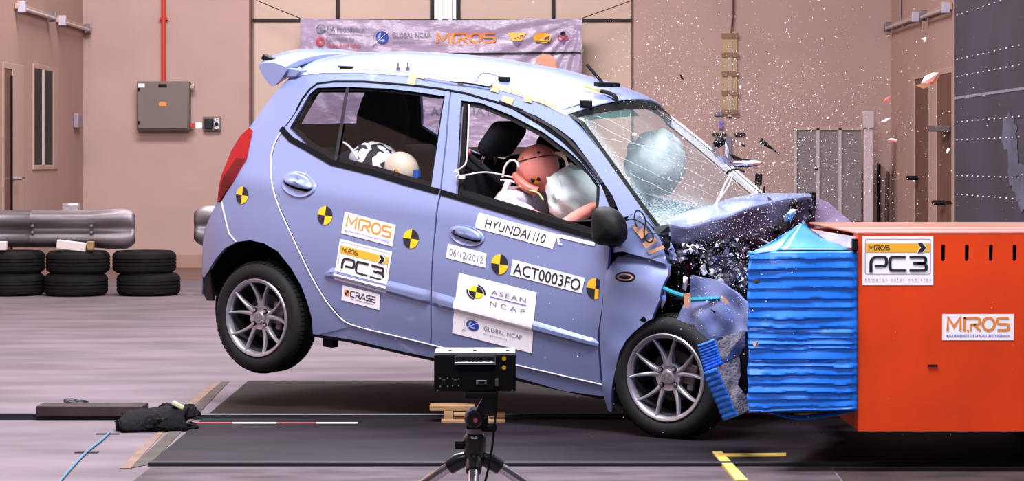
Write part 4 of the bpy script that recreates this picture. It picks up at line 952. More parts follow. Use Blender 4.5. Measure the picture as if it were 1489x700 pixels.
band('drip_rail', [(719, 147), (744, 156), (781, 175), (816, 198), (838, 218), (863, 251), (880, 278), (893, 301)], M['matte'], car, .034, -.006)
band('drip_rail', [(725, 147.5), (762, 163), (800, 183), (826, 203), (852, 232), (876, 266)], M['trim'], car, .012, .001)
def frame_ring(name, loop, m, parent, wd, off=-.002):
    q = [tuple(s2(*p)) for p in loop]; cx_ = sum(p[0] for p in q)/len(q); cz_ = sum(p[1] for p in q)/len(q); q = resample(q, .04); n = len(q); rows = []
    for i in range(n):
        a, b = q[i-1], q[(i+1) % n]; t = (b-a).normalized(); nn = V((-t.y, t.x))
        if nn.dot(V((cx_, cz_))-q[i]) < 0: nn = -nn
        p = q[i]; r = q[i]+nn*wd
        rows.append([(p.x, -W(p.x, p.y)-off, p.y), (p.x, -W(p.x, p.y)-off+.014, p.y), (r.x, -W(r.x, r.y)-off+.014, r.y), (r.x, -W(r.x, r.y)+.03, r.y)])
    rows.append(rows[0]); mb = MB(); mb.grid(rows); return mb.build(name, m, parent, smooth=30)
frame_ring('window_seal', WIN_R, M['black'], rdoor, .018)
frame_ring('window_seal', WIN_F, M['black'], fdoor, .026)
band('run_channel', [(667, 150), (664, 210), (660, 281)], M['black'], fdoor, .03, -.01)
band('run_channel', [(672, 155), (669, 210), (664, 283)], M['galv'], fdoor, .006, -.006)
o = panel('window_glass', WIN_R, [], M['winglass'], rdoor, off=-.014, flange=0, mirror=False)
band('divider_bar', [(505, 126), (496, 180), (487, 233)], M['trim'], rdoor, .02, -.006)
# sail triangle with mirror
panel('mirror_sail', [(872, 268), (879, 284), (889, 309), (889, 330), (872, 345)], [], mat('sail_grey', (.33, .29, .38), .55), fdoor, off=-.004, mirror=False, step=.03)
panel('shut_line_backing', [(866, 345), (892, 345), (888, 390), (882, 420), (878, 470), (876, 545), (868, 556), (866, 480)], [], M['void'], car, off=-.03, flange=0, mirror=False)
def ell(cx_, cy_, rx, ry, rot=0, n=22): return [(cx_+rx*cos(t)*cos(rot)-ry*sin(t)*sin(rot), cy_+rx*cos(t)*sin(rot)+ry*sin(t)*cos(rot)) for t in [2*pi*i/n for i in range(n)]]
# door handles: recessed cup and pull
def handle(parent, cx_, cy_, rx, ry, rot, lock):
    q = [s2(*p) for p in ell(cx_, cy_, rx, ry, rot)]; c = sum(q, V((0, 0)))/len(q); rows = []
    for k, dpt in ((1.06, -.001), (1.0, .004), (.9, .001), (.75, -.004), (.4, -.006), (.05, -.006)):
        rows.append([(c.x+(p.x-c.x)*k, -W(c.x+(p.x-c.x)*k, c.y+(p.y-c.y)*k)-dpt-.0035, c.y+(p.y-c.y)*k) for p in q])
    mb = MB(); mb.grid(rows, closed=True); cup = mb.build('handle_cup', M['paint'], parent, smooth=60)
    u = V((cos(rot), sin(rot)))
    top = [s2(cx_+x*cos(rot)-y*sin(rot), cy_+x*sin(rot)+y*cos(rot)) for x, y in [(-rx*.97, -ry*.05), (-rx*.80, -ry*.62), (-rx*.35, -ry*.92), (rx*.25, -ry*.90), (rx*.78, -ry*.62), (rx*.98, ry*.08), (rx*.45, ry*.22), (-rx*.45, ry*.18)]]
    top = chaikin([tuple(p) for p in top], 2, True); c2 = (sum(p[0] for p in top)/len(top), sum(p[1] for p in top)/len(top)); rows = []
    for k, dpt in ((1.0, .0), (1.0, .010), (.93, .017), (.7, .021), (.3, .023), (.02, .023)):
        rows.append([(c2[0]+(p[0]-c2[0])*k, -W(p[0], p[1])-dpt-.002, c2[1]+(p[1]-c2[1])*k) for p in top])
    mb = MB(); mb.grid(rows, closed=True); mb.build('handle', M['paint'], parent, smooth=60)
    sl = [s2(cx_+x*cos(rot)-y*sin(rot), cy_+x*sin(rot)+y*cos(rot)) for x, y in [(-rx*.93, ry*.02), (-rx*.4, ry*.16), (rx*.4, ry*.22), (rx*.95, ry*.10), (rx*.55, ry*.42), (-rx*.2, ry*.42), (-rx*.7, ry*.26)]]
    mb = MB(); mb.add([(p.x, -W(p.x, p.y)-.0045, p.y) for p in sl], [tuple(range(len(sl)))]); mb.build('handle_gap', M['void'], parent, smooth=0)
    if lock:
        p = s2(cx_-rx*.72*cos(rot)+ry*.2, cy_-rx*.72*sin(rot)-ry*.12); mb = MB(); mb.lathe([(0, -.026), (.008, -.026), (.009, -.015)], 12, 'y', (p.x, -W(p.x, p.y), p.y)); mb.build('lock', M['trim'], parent)
handle(rdoor, 434, 268.5, 24, 17.5, .25, False)
handle(fdoor, 679, 343, 25, 14, .27, True)
# bump strips on the doors
def mz(x):   # centre height of the moulding along the car
    return None
MT = [s2(*p) for p in [(471, 399), (483, 389), (627, 423), (778, 467), (865, 493), (872, 499)]]; MBt = [s2(*p) for p in [(471, 402), (487, 406), (626, 444), (776, 482.5), (860, 504), (872, 507)]]
def interp(pts, x):
    for a, b in zip(pts, pts[1:]):
        if a.x <= x <= b.x: return a.y+(b.y-a.y)*(x-a.x)/(b.x-a.x)
    return None
def mbump(x, z):
    t, b = interp(MT, x), interp(MBt, x)
    if t is None or b is None or not b < z < t: return 0
    u = (z-b)/(t-b); return .015*min(1, min(u/.25, (1-u)/.35))
def moulding(name, x0, x1, parent):
    rows = []; n = 40
    for i in range(n+1):
        x = x0+(x1-x0)*i/n; t, b = interp(MT, x), interp(MBt, x); e = min(1, min(i, n-i)/1.5) if True else 1; row = []
        for j in range(9):
            z = b+(t-b)*j/8; row.append((x, -W(x, z)-mbump(x, z)*(e if e > 0 else .2)-.0005, z))
        rows.append(row)
    mb = MB(); mb.grid(rows); return mb.build(name, M['paint'], parent, smooth=30)
xb0 = s2(627, 434).x
moulding('bump_strip', MT[0].x+.005, xb0-.004, rdoor); moulding('bump_strip', xb0+.006, MT[-1].x-.005, fdoor)
# painted-in highlight: white tubes along the door edges and the bumper seam
mb = MB(); pts = chaikin([tuple(cs(*p, .002)) for p in shut_r+[(568, 487.3), (624, 501), (656, 509), (751, 531.3), (810, 545), (875, 559.8)]], 1)
mb.tube(pts, .0032, 6); tag(mb.build('edge_seal', mat('white_edge_seal', (.75, .72, .80), .35), car), 'thin whitish seal along the door edge')
mb = MB(); pts = [tuple(cs(*p, .001)) for p in [(322, 294), (326, 312), (333, 340), (343, 352)]]; mb.tube(pts, .003, 6); mb.build('edge_seal', bpy.data.materials['white_edge_seal'], car)
# tail lamp
panel('tail_lamp', [(363, 186), (368, 190), (359, 232), (341, 262), (321, 291.5), (317, 294), (318.6, 277), (326, 247), (337, 220), (351, 197)], [], M['tail'], car, off=.006, mirror=True, flange=.03, step=.03)
panel('lamp_reflector', [(345, 230), (358, 231), (341, 260), (322, 290), (320, 282), (326, 258)], [], M['taildark'], car, off=.0075, flange=0, mirror=False, step=.03)
# dark inner shell behind the gaps
shell = [(372, 190), (404, 136), (428, 116), (520, 107), (640, 118), (761, 143), (826, 171), (908, 275), (938, 318), (940, 345), (900, 372), (884, 395), (876, 450), (874, 555), (750, 540), (630, 510), (520, 484), (460, 478), (453, 445), (430, 395), (406, 362), (384, 350), (345, 348), (330, 335), (325, 300)]
panel('inner_shell', shell, [WIN_R, WIN_F], M['void'], car, off=-.045, flange=.03, step=.06, mirror=False)
far_panel('inner_shell', [(372, 190), (404, 136), (428, 116), (520, 107), (640, 118), (761, 143), (730, 152), (668, 145), (660, 281), (764, 313), (868, 345), (884, 395), (876, 450), (874, 555), (750, 540), (630, 510), (520, 484), (460, 478), (453, 445), (430, 395), (406, 362), (384, 350), (345, 348), (330, 335), (325, 300)], [WIN_R], M['void'], car, off=-.028, flange=.03)
# --- roof
def station(px, py):
    q = cs(px, py); return q
st = [station(*p) for p in ditch]
RN = 28
def crown(u): return .105-.028*max(0, u-.45)/.55 if u > .45 else .105
def roof_pt(k, t):     # k: station index (float ok), t -1..1 across
    i = min(len(st)-2, int(k)); f = k-i; q = st[i].lerp(st[i+1], f); u = k/(len(st)-1); hw = -q.y
    e = 1-abs(t)**2.3
    bow = .10*max(0, (u-.6)/.4)**1.5 - .05*max(0, (.25-u)/.25)
    p = V((q.x+bow*e, hw*t, q.z+crown(u)*e))
    if u > .72:
        b = ((u-.72)/.28)**2; p = p.lerp(ws(-.015, t), b)
    return p
nE = [cs(*p) for p in [(826, 168), (843, 178), (874, 221), (908, 269), (932, 303), (953, 330)]]
fE = [cy(968, 174, .44), cy(985, 187, .47), cy(1010, 207, .51), cy(1048, 239, .56), cy(1083, 269, .60), cy(1112, 294, .63)]
mE = [cy(934, 147, 0)]+[None]*4+[V(((nE[-1].x+fE[-1].x)/2+.13, 0, (nE[-1].z+fE[-1].z)/2+.035))]
for i in range(1, 5):
    f = i/5; mE[i] = mE[0].lerp(mE[5], f)+V((.0, 0, .012*sin(pi*f)))
def poly_at(E, s):
    if s < 0: return E[0]+(E[0]-E[1])*(-s*(len(E)-1))
    k = s*(len(E)-1); i = min(len(E)-2, int(k)); return E[i].lerp(E[i+1], k-i)
def ws(s, t, off=0):
    a, m_, b = poly_at(nE, s), poly_at(mE, s), poly_at(fE, s)
    p = a*(t*(t-1)/2)+m_*(1-t*t)+b*(t*(t+1)/2)
    return p+V((.5, 0, .86))*off
rows = [[roof_pt((len(st)-1)*i/60, -1+2*j/RN) for j in range(RN+1)] for i in range(61)]
mb = MB(); mb.grid(rows); roof = mb.build('roof', M['paint'], car, smooth=60, solid=.006)
band('roof_ditch', ditch, M['white'], car, .012, .004)
ROOF = rows
def hit_roof(px, py):
    rows = ROOF
    d = _d(px, py); best = None
    for i in range(400):
        y = -.56+.0025*i; q = _o+d*((y-_o.y)/d.y)
        ks = [r[0].x for r in rows]; 
        if q.x < ks[0] or q.x > ks[-1]+.1: continue
        k = min(range(61), key=lambda a: abs(rows[a][14].x+(rows[a][0].x-rows[a][14].x)*abs(q.y/.5)**2-q.x)); hw = -rows[k][0].y
        if abs(q.y) > hw-.01: continue
        zr_ = rows[k][0].z+(rows[k][14].z-rows[k][0].z)*(1-abs(q.y/hw)**2.3)
        if q.z <= zr_+.002: return V((q.x, q.y, zr_))
        if best is None or q.z-zr_ < best[0]: best = (q.z-zr_, V((q.x, q.y, zr_)))
    return best[1] if best else cy(px, py, -.3)
# headliner
mb = MB(); mb.grid([[roof_pt((len(st)-1)*(.03+.95*i/20), (-1+2*j/14)*.96)-V((0, 0, .035)) for j in range(15)] for i in range(21)]); mb.build('headliner', M['void'], car, smooth=60)
# --- rear spoiler
cap = [cy(*p, -.535) for p in [(374, 94), (382, 90.5), (398, 89.5), (416, 96), (418, 103), (410, 115), (400, 126), (395, 127.5), (389, 122), (378, 106)]]
rows_s = []
for j in range(25):
    t = -1+2*j/24; e = 1-abs(t)**2.2; y = .535*t; k = 1 if abs(t) < .97 else .93
    cc = sum(cap, V())/len(cap)
    rows_s.append([V((cc.x+(p.x-cc.x)*k-.10*e*(1 if i in (0, 1, 8, 9) else .5), y, cc.z+(p.z-cc.z)*k*(1-.35*e if i in (6, 7, 8) else 1)+.070*e)) for i, p in enumerate(cap)])
mb = MB(); mb.grid(rows_s, closed=True); n = len(cap); mb.add(rows_s[0], [tuple(range(n))]); mb.add(rows_s[-1], [tuple(range(n))[::-1]])
sp = mb.build('rear_spoiler', M['paint'], car, smooth=35, bevel=.006)
q = [cy(*p, -.50) for p in [(416, 98), (440, 102), (432, 112), (417, 113)]]
mb = MB(); mb.prism([(p.x, p.z) for p in q], -.51, -.40); mb.build('spoiler_foot', M['paint'], sp, bevel=.006)
# --- tailgate, rear bumper (seen only through the quarter glass and from the side)
def lerpx(pts, z):
    for a, b in zip(pts, pts[1:]):
        if a.z >= z >= b.z: t = (a.z-z)/(a.z-b.z+1e-9); return a.lerp(b, t)
    return pts[-1] if z < pts[-1].z else pts[0]
edge = [cs(*p) for p in [(423, 112), (404, 131), (381, 160), (363, 187), (351, 197), (337, 220), (326, 247), (317, 294), (308, 311), (298, 335), (296, 350), (294.5, 380), (294, 428)]]
def tail_pt(z, t):
    q = lerpx(edge, z); e = 1-abs(t)**2.6; return V((q.x-(.07+.04*(z < .85))*e, -q.y*t, z+(.06*e if z > 1.45 else 0)))
zt = edge[0].z; zbm = edge[-1].z
HW = [(z, t) for z in () for t in ()]
rows = []; zz = [zt-(zt-zbm)*i/40 for i in range(41)]
mb = MB(); mats_ = [M['paint'], M['winglass'], M['trim']]
tt = [-1+2*j/24 for j in range(25)]; vs = [tail_pt(z, t) for z in zz for t in tt]
fs = {0: [], 1: []}
for i in range(40):
    for j in range(24):
        zc = (zz[i]+zz[i+1])/2; tc = (tt[j]+tt[j+1])/2
        fs[1 if 1.235 < zc < 1.42 and abs(tc) < .58 else 0].append((i*25+j, i*25+j+1, (i+1)*25+j+1, (i+1)*25+j))
MB().add(vs, fs[0]).build('tailgate', M['paint'], car, smooth=50, solid=.006)
MB().add(vs, fs[1]).build('rear_window', M['winglass'], car, smooth=50)
MB().add([v+V((.03, 0, 0)) for v in vs], [f for f in fs[0]]).build('tailgate_lining', M['void'], car, smooth=50)
# --- windscreen
def screen(name, s0, s1, t0, t1, m, off, ns=24, nt=32, par=None):
    rows = [[ws(s0+(s1-s0)*i/ns, t0+(t1-t0)*j/nt, off) for j in range(nt+1)] for i in range(ns+1)]
    mb = MB(); mb.grid(rows); o = mb.build(name, m, par or car, smooth=60)
    uv = o.data.uv_layers.new(name='UVMap')
    co = {}
    for i in range(ns+1):
        for j in range(nt+1): co[i*(nt+1)+j] = ((t0+(t1-t0)*j/nt+1)/2, s0+(s1-s0)*i/ns)
    for l in o.data.loops: uv.data[l.index].uv = co[l.vertex_index]
    return o
wsc = screen('windscreen', 0, 1, -1, 1, M['screen'], 0)
screen('header_band', 0, .085, -1, .98, M['matte'], .003, 4, 30, wsc)
screen('tinted_band', .075, .15, -.96, -.30, glass('green_tint_band', (.10, .42, .42)), -.004, 4, 20, wsc)
screen('edge_frit', 0, 1, -1, -.965, M['black'], .003, 24, 2, wsc)
for (s0, t0, s1, t1, wob) in ((.20, -.9, .78, -.1, .03), (.30, -.95, .62, .05, .02), (.42, -.95, .95, -.15, .03), (.12, -.8, .35, -.55, .02), (.35, -.2, .8, .45, .02), (.15, .2, .6, .85, .015), (.55, -.9, .97, -.45, .03), (.5, .1, .97, .35, .03)):
    pts = [ws(s0+(s1-s0)*f+wob*noise.noise((f*4, s0*9, 1)), t0+(t1-t0)*f+wob*noise.noise((f*5, t0*7, 5)), .002) for f in [i/14 for i in range(15)]]
    mb = MB(); mb.tube(pts, .0009, 4); mb.build('crack', mat('crack_white', (.55, .66, .70), .3) if 'crack_white' not in bpy.data.materials else bpy.data.materials['crack_white'], wsc)
# far A pillar, its white colour painting overhead light onto the bodywork
def far_strip(d0, d1, up, m, name, par):
    rows = []
    for s_ in [i/20 for i in range(21)]:
        p = poly_at(fE, s_); rows.append([p+V((0, d0, up*.6)), p+V((.004, d0, up)), p+V((.004, d1, up)), p+V((.0, d1+.01, -.03)), p+V((-.004, d0, -.008))])
    mb = MB(); mb.grid(rows, closed=True); return mb.build(name, m, par, smooth=30)
far_strip(-.012, .045, .020, bpy.data.materials['white_edge_seal'], 'far_pillar', car)
far_strip(.000, .006, .0235, M['matte'], 'far_pillar_trim', car)
# --- wing, cowl side
def dent1(x, z): return .014*noise.noise((x*6, z*7, 2))+.006-.055*(max(0, z-.69)/.12)**2-.020*max(0, x-2.22)*4*abs(noise.noise((x*5, z*9, 4)))
wing = [(882, 396), (892, 373), (905, 368), (925, 374), (945, 379), (966, 386), (969, 400), (962, 420), (960, 436), (952, 452), (948, 464), (940, 468), (923, 482), (911, 495), (903, 512), (897, 535), (892, 560), (890, 600), (884, 597), (880, 576), (877, 545), (874, 507), (874, 480), (878, 450), (881, 415)]
wg = panel('front_wing', wing, [], M['paint'], car, dent=dent1, mirror=True, step=.03)
cowl = [(889, 368), (886, 350), (893, 345), (905, 330), (916, 313), (932, 313), (945, 330), (955, 347), (960, 365), (966, 384), (945, 377), (925, 372), (905, 366)]
panel('cowl_side', cowl, [], M['paint'], car, dent=lambda x, z: .016*noise.noise((x*11, z*11, 6))+.004-.016*sin(pi*min(1, max(0, (z-.76)/.20))), mirror=False, step=.025)
def dent2(x, z): return -.03+.030*noise.noise((x*7, z*6, 9))+.02*noise.noise((x*15, z*13, 3))
panel('torn_wing_front', [(1003, 401), (1012, 404), (1040, 410), (1065, 425), (1084, 445), (1084, 482), (1050, 492), (1020, 501), (1005, 483), (990, 470), (979, 466), (988, 446), (998, 425)], [], M['paint'], car, dent=dent2, mirror=False, step=.025)
pts = ell(910, 403, 14, 7, .05, 20)
for k, (m, o_) in enumerate(((M['black'], .004), (M['chrome'], .007), (M['black'], .0085))):
    pp2 = ell(910, 403, (14, 11, 8)[k], (7.5, 5, 3)[k], .08, 20); panel(('indicator_bezel', 'indicator_rim', 'indicator_lens')[k], pp2, [], m, wg, dent=dent1, off=o_-.003, flange=.01, mirror=False, step=.05)
# door mirror
c0 = V((2.085, -.89, 0)); ring = [cy(*p, -.90) for p in chaikin([(863, 303), (880, 300), (899, 307), (909, 321), (913, 342), (908, 354), (893, 357.5), (868, 357), (861, 343)], 2, True)]
cc = sum(ring, V())/len(ring); rows = []
for k, dy, dx in ((.02, -.075, .02), (.45, -.07, .02), (.8, -.05, .015), (.97, -.02, .0), (1.0, .0, 0), (.99, .04, -.02), (.9, .07, -.03), (.5, .085, -.03), (.02, .085, -.03)):
    rows.append([V((cc.x+(p.x-cc.x)*k+dx, -.90+dy, cc.z+(p.z-cc.z)*k)) for p in ring])
mb = MB(); mb.grid(rows, closed=True); mr = mb.build('door_mirror', M['black'], car, smooth=60)
mb = MB(); mb.tube([(cc.x-.03, -.84, cc.z-.06), (cc.x-.05, -.74, cc.z-.05)], [.035, .045], 10); mb.build('mirror_arm', M['black'], mr)
# --- bonnet buckled up
bk = [cy(966, 321, -.63), cy(1003, 306.5, -.42), cy(1037, 297, -.22), cy(1068, 287.5, -.04), cy(1103, 282, .12), cy(1140, 281.5, .28), cy(1168, 282, .40), cy(1181, 285, .45)]
fr = [cy(972, 327, -.70), cy(1000, 332, -.64), cy(1030, 323, -.54), cy(1058, 316, -.41), cy(1094, 301, -.24), cy(1137, 292, .00), cy(1166, 288, .18), cy(1180, 288, .30)]
lo = [cy(968, 362, -.70), cy(1003, 366, -.62), cy(1035, 362, -.50), cy(1065, 360, -.37), cy(1095, 357, -.20), cy(1130, 350, .02), cy(1160, 340, .2), cy(1184, 327, .36)]
def pl_at(E, s): k = s*(len(E)-1); i = min(len(E)-2, int(k)); return E[i].lerp(E[i+1], k-i)
rt, rf = [], []
for i in range(65):
    s_ = i/64; b_, f_, l_ = pl_at(bk, s_), pl_at(fr, s_), pl_at(lo, s_)
    rt.append([b_.lerp(f_, v/6)+V((0, 0, .010*sin(pi*v/6)+.004*noise.noise((s_*9, v*.3, 2)))) for v in range(7)])
    row = []
    for j in range(13):
        u = j/12; p = f_.lerp(l_, u)+V((.015*sin(pi*u), -.006*sin(pi*u), 0))
        row.append(p+V((.05*noise.noise(p*5+V((1, 0, 0))), -.03*noise.noise(p*8), .02*noise.noise(p*9)))*min(1, u*2))
    rf.append(row)
mb = MB(); mb.grid(rt); bonnet = mb.build('bonnet', M['paint'], car, smooth=50, solid=.004)
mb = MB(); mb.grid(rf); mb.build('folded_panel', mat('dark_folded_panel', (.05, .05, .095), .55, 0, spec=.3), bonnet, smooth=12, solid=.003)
mb = MB(); tri_ = [cy(1184, 285, .46), cy(1206, 296, .52), cy(1222, 310, .56), cy(1243, 327, .60), cy(1184, 330, .44)]
mb.add(tri_, [(0, 1, 2, 3, 4)]); mb.build('bonnet_corner', mat('primer_mauve', (.22, .18, .30), .5), bonnet, smooth=0, solid=.004)
mb = MB(); a, b = cy(1176, 285, .40), cy(1179, 330, .36); mb.box((a+b)/2, (.05, .03, (a-b).length)); mb.box(a+V((.01, 0, .0)), (.04, .05, .04)); mb.build('black_bracket', M['black'], bonnet, bevel=.006)
# --- crumpled engine bay
def crumple(name, poly, yfun, amp, mats, wts, step, seed, parent=car, fr_=.05):
    vo, tris, loops = triangulate(poly, [], step); mb = MB(); rnd = random.Random(seed); pts = []
    for v in vo:
        px, py = v.x, v.y; n = noise.noise((px*fr_, py*fr_, seed))+.6*noise.noise((px*fr_*2.6, py*fr_*2.6, seed+5))
        pts.append(cy(px+rnd.uniform(-1, 1)*step*.2, py+rnd.uniform(-1, 1)*step*.2, yfun(px, py)+amp*n))
    for t in tris:
        c = sum((vo[i] for i in t), V((0, 0)))/3; r = (noise.noise((c.x*.045, c.y*.06, seed+9))+.6*rnd.random()*.8)
        acc = 0; idx = len(mats)-1; u = min(.999, max(0, .45+r*.55))
        for k, w_ in enumerate(wts):
            acc += w_
            if u < acc: idx = k; break
        mb.add([pts[i] for i in t], [(0, 1, 2)], idx)
    return mb.build(name, mats, parent, smooth=0)
yb_ = lambda px, py: -.62+.84*max(0, min(1, (px-955)/230))
crumple('crushed_engine_bay', [(957, 340), (975, 328), (1000, 334), (1046, 321), (1094, 304), (1140, 294), (1176, 290), (1184, 334), (1150, 362), (1092, 372), (1088, 440), (1062, 428), (1012, 404), (985, 408), (966, 388), (960, 365)], lambda x, y: yb_(x, y)+.06, .05, [M['black'], M['crushed'], M['paint'], M['silver']], [.30, .50, .14, .06], 7, 3)
crumple('crushed_headlamp', [(1030, 378), (1048, 368), (1070, 372), (1086, 385), (1087, 420), (1070, 418), (1045, 412), (1032, 398)], lambda x, y: -.70, .025, [M['lens'], M['crushed'], M['silver']], [.30, .58, .12], 4.5, 12)
crumple('torn_inner_wing', [(967, 387), (985, 384), (1003, 400), (997, 425), (986, 448), (978, 468), (950, 466), (960, 440), (962, 420), (969, 402)], lambda x, y: -.66, .03, [M['black'], M['void'], M['crushed']], [.45, .40, .15], 8, 21)
crumple('crushed_front', [(1040, 408), (1062, 424), (1088, 440), (1090, 500), (1080, 560), (1050, 520), (1030, 500), (1050, 490), (1084, 482), (1084, 446)], lambda x, y: -.55, .05, [M['black'], M['crushed'], M['paint']], [.5, .4, .1], 9, 31)
crumple('crushed_slam_panel', [(962, 352), (985, 356), (1010, 350), (1035, 352), (1062, 345), (1090, 350), (1092, 372), (1070, 380), (1048, 374), (1025, 384), (1000, 376), (978, 386), (966, 376)], lambda x, y: -.74+.28*(x-962)/130, .03, [M['crushed'], M['black'], M['lens'], M['paint']], [.45, .30, .13, .12], 6, 61)
crumple('torn_metal', [(940, 345), (955, 340), (975, 352), (985, 372), (972, 388), (958, 380), (948, 365)], lambda x, y: -.72, .03, [M['crushed'], M['paint'], M['silver'], M['black']], [.35, .3, .15, .2], 5, 41)
# loose shards of trim still attached
def shard(name, pts, y, m, parent, th=.006, seed=0):
    q = [cy(*p, y+.02*noise.noise((p[0]*.1, p[1]*.1, seed))) for p in pts]; n = len(q); c = sum(q, V())/n+V((0, -.012, .004))
    mb = MB(); mb.add(q+[c]+[p+V((0, th, 0)) for p in q], [(i, (i+1) % n, n) for i in range(n)]+[(i+n+1, (i+1) % n+n+1, (i+1) % n, i) for i in range(n)]+[tuple(range(2*n, n, -1))]); return mb.build(name, m, parent, smooth=0)
shard('black_shard', [(1120, 336), (1132, 325), (1146, 322), (1143, 336), (1137, 352), (1133, 345)], -.30, M['black'], bonnet)
shard('black_shard', [(1148, 300), (1152, 290), (1160, 293), (1158, 305), (1150, 310)], .0, M['black'], bonnet)
shard('blue_shard', [(1142, 316), (1158, 305), (1150, 322), (1143, 322)], -.25, M['bluelight'], bonnet)
shard('silver_shard', [(1139, 316), (1150, 304), (1160, 305), (1156, 309), (1146, 314), (1141, 324)], -.24, M['silver'], bonnet)
shard('silver_shard', [(1102, 347), (1112, 350), (1128, 357), (1130, 361), (1116, 358)], -.50, M['silver'], bonnet)
shard('grey_shard', [(1116, 286), (1122, 290), (1120, 298), (1117, 298)], -.05, M['steel'], bonnet)
shard('black_shard', [(960, 350), (968, 345), (974, 352), (972, 372), (962, 362)], -.74, M['black'], car)
shard('silver_shard', [(1017, 390), (1024, 383), (1028, 398), (1022, 402)], -.74, M['silver'], car)
shard('silver_shard', [(961, 425), (968, 422), (968, 438), (962, 450), (959, 440)], -.76, M['silver'], car)
shard('silver_shard', [(994, 402), (1000, 404), (997, 424), (992, 420)], -.74, M['silver'], car)
# teal cable ties with tan tape
for a, b, r in (((964, 419), (993, 431), .011), ((1003, 436), (1047, 434), .010)):
    mb = MB(); p0, p1 = cy(*a, -.78), cy(*b, -.76); mb.tube([p0, p0.lerp(p1, .5)+V((0, -.012, 0)), p1], r, 8); mb.build('teal_strap', M['teal'], car)
def car_tape(pts, m, off=.004, par=car, name='tape_patch', dn=None):
    panel(name, pts, [], m, par, off=off, flange=.0, mirror=False, step=.05, dent=dn)
car_tape([(993, 428), (1003, 426), (1004, 438), (1000, 449), (994, 447)], M['tape2'], -.005)
car_tape([(1046, 428), (1055, 434), (1060, 443), (1050, 440)], M['tape2'], -.005)
for q in ([(926, 338), (936, 330), (944, 338), (934, 348)], [(935, 354), (952, 345), (958, 350), (940, 362)], [(942, 365), (965, 357), (968, 361), (945, 370)], [(920, 328), (926, 326), (930, 334), (925, 338)]): car_tape(q, M['tape2'], .006)
for pts, r in (([(909, 321), (918, 318), (930, 322), (944, 333), (951, 345), (947, 354), (938, 350), (936, 335), (940, 320), (932, 307), (924, 306), (922, 318), (926, 330)], .0035), ([(946, 340), (956, 340), (962, 341)], .003)):
    mb = MB(); mb.tube(chaikin([tuple(cs(*p, .03)) for p in pts], 2), r, 6); mb.build('wire', M['black'], car)
# white tie wires hanging over the bonnet
for pts in ([(1064, 252), (1052, 272), (1042, 294), (1039, 297), (1041, 310), (1046, 325), (1050, 334)], [(1066, 254), (1060, 270), (1048, 288), (1041, 296), (1048, 312), (1058, 329), (1052, 335)], [(1062, 253), (1054, 266), (1050, 282), (1042, 292)]):
    mb = MB(); mb.tube(chaikin([tuple(cy(*p, -.24-.05*i/6)) for i, p in enumerate(pts)], 2), .0032, 6); mb.build('tie_wire', M['wire'], bonnet)
mb = MB(); mb.tube(chaikin([tuple(cy(*p, .1)) for p in [(1056, 252), (1064, 247), (1074, 246), (1083, 250)]], 2), .006, 6); mb.build('wire', M['black'], bonnet)
mb = MB(); a = cy(1103, 283, .12); mb.tube([a, cy(1104, 272, .12)], .004, 6); mb.box(cy(1103, 261, .12), (.03, .02, .055)); mb.build('black_clip', M['black'], bonnet, bevel=.004)
mb = MB(); mb.tube([cy(1110, 281, .14), cy(1112, 270, .14)], [.008, .003], 6); mb.build('black_clip', M['black'], bonnet)
# --- floor pan, arch liners
mb = MB(); mb.box((1.1, 0, .27), (2.3, 1.36, .06)); mb.box((2.3, .15, .5), (.5, .9, .45)); mb.box((-.15, 0, .40), (.46, 1.1, .2)); mb.build('floor_pan', M['void'], car)
for x0, r in ((0, .335), (2.38, .325)):
    for s_ in (-1, 1):
        mb = MB(); mb.lathe([(r, s_*.70), (r, s_*.45), (.05, s_*.45)], 24, 'y', (x0, 0, .31), a0=-.25, a1=pi+.25); mb.build('arch_liner', M['void'], car)
q = cs(465, 494); mb = MB(); mb.box((q.x, -.66, q.z-.02), (.06, .05, .05)); mb.box((q.x-.06, -.66, q.z+.01), (.12, .04, .03)); mb.build('jacking_bracket', M['black'], car)
crumple('torn_arch_liner', [(893, 556), (900, 535), (912, 545), (908, 560), (908, 580), (900, 598), (890, 600)], lambda x, y: -.72, .02, [M['black'], M['void']], [.6, .4], 7, 51)
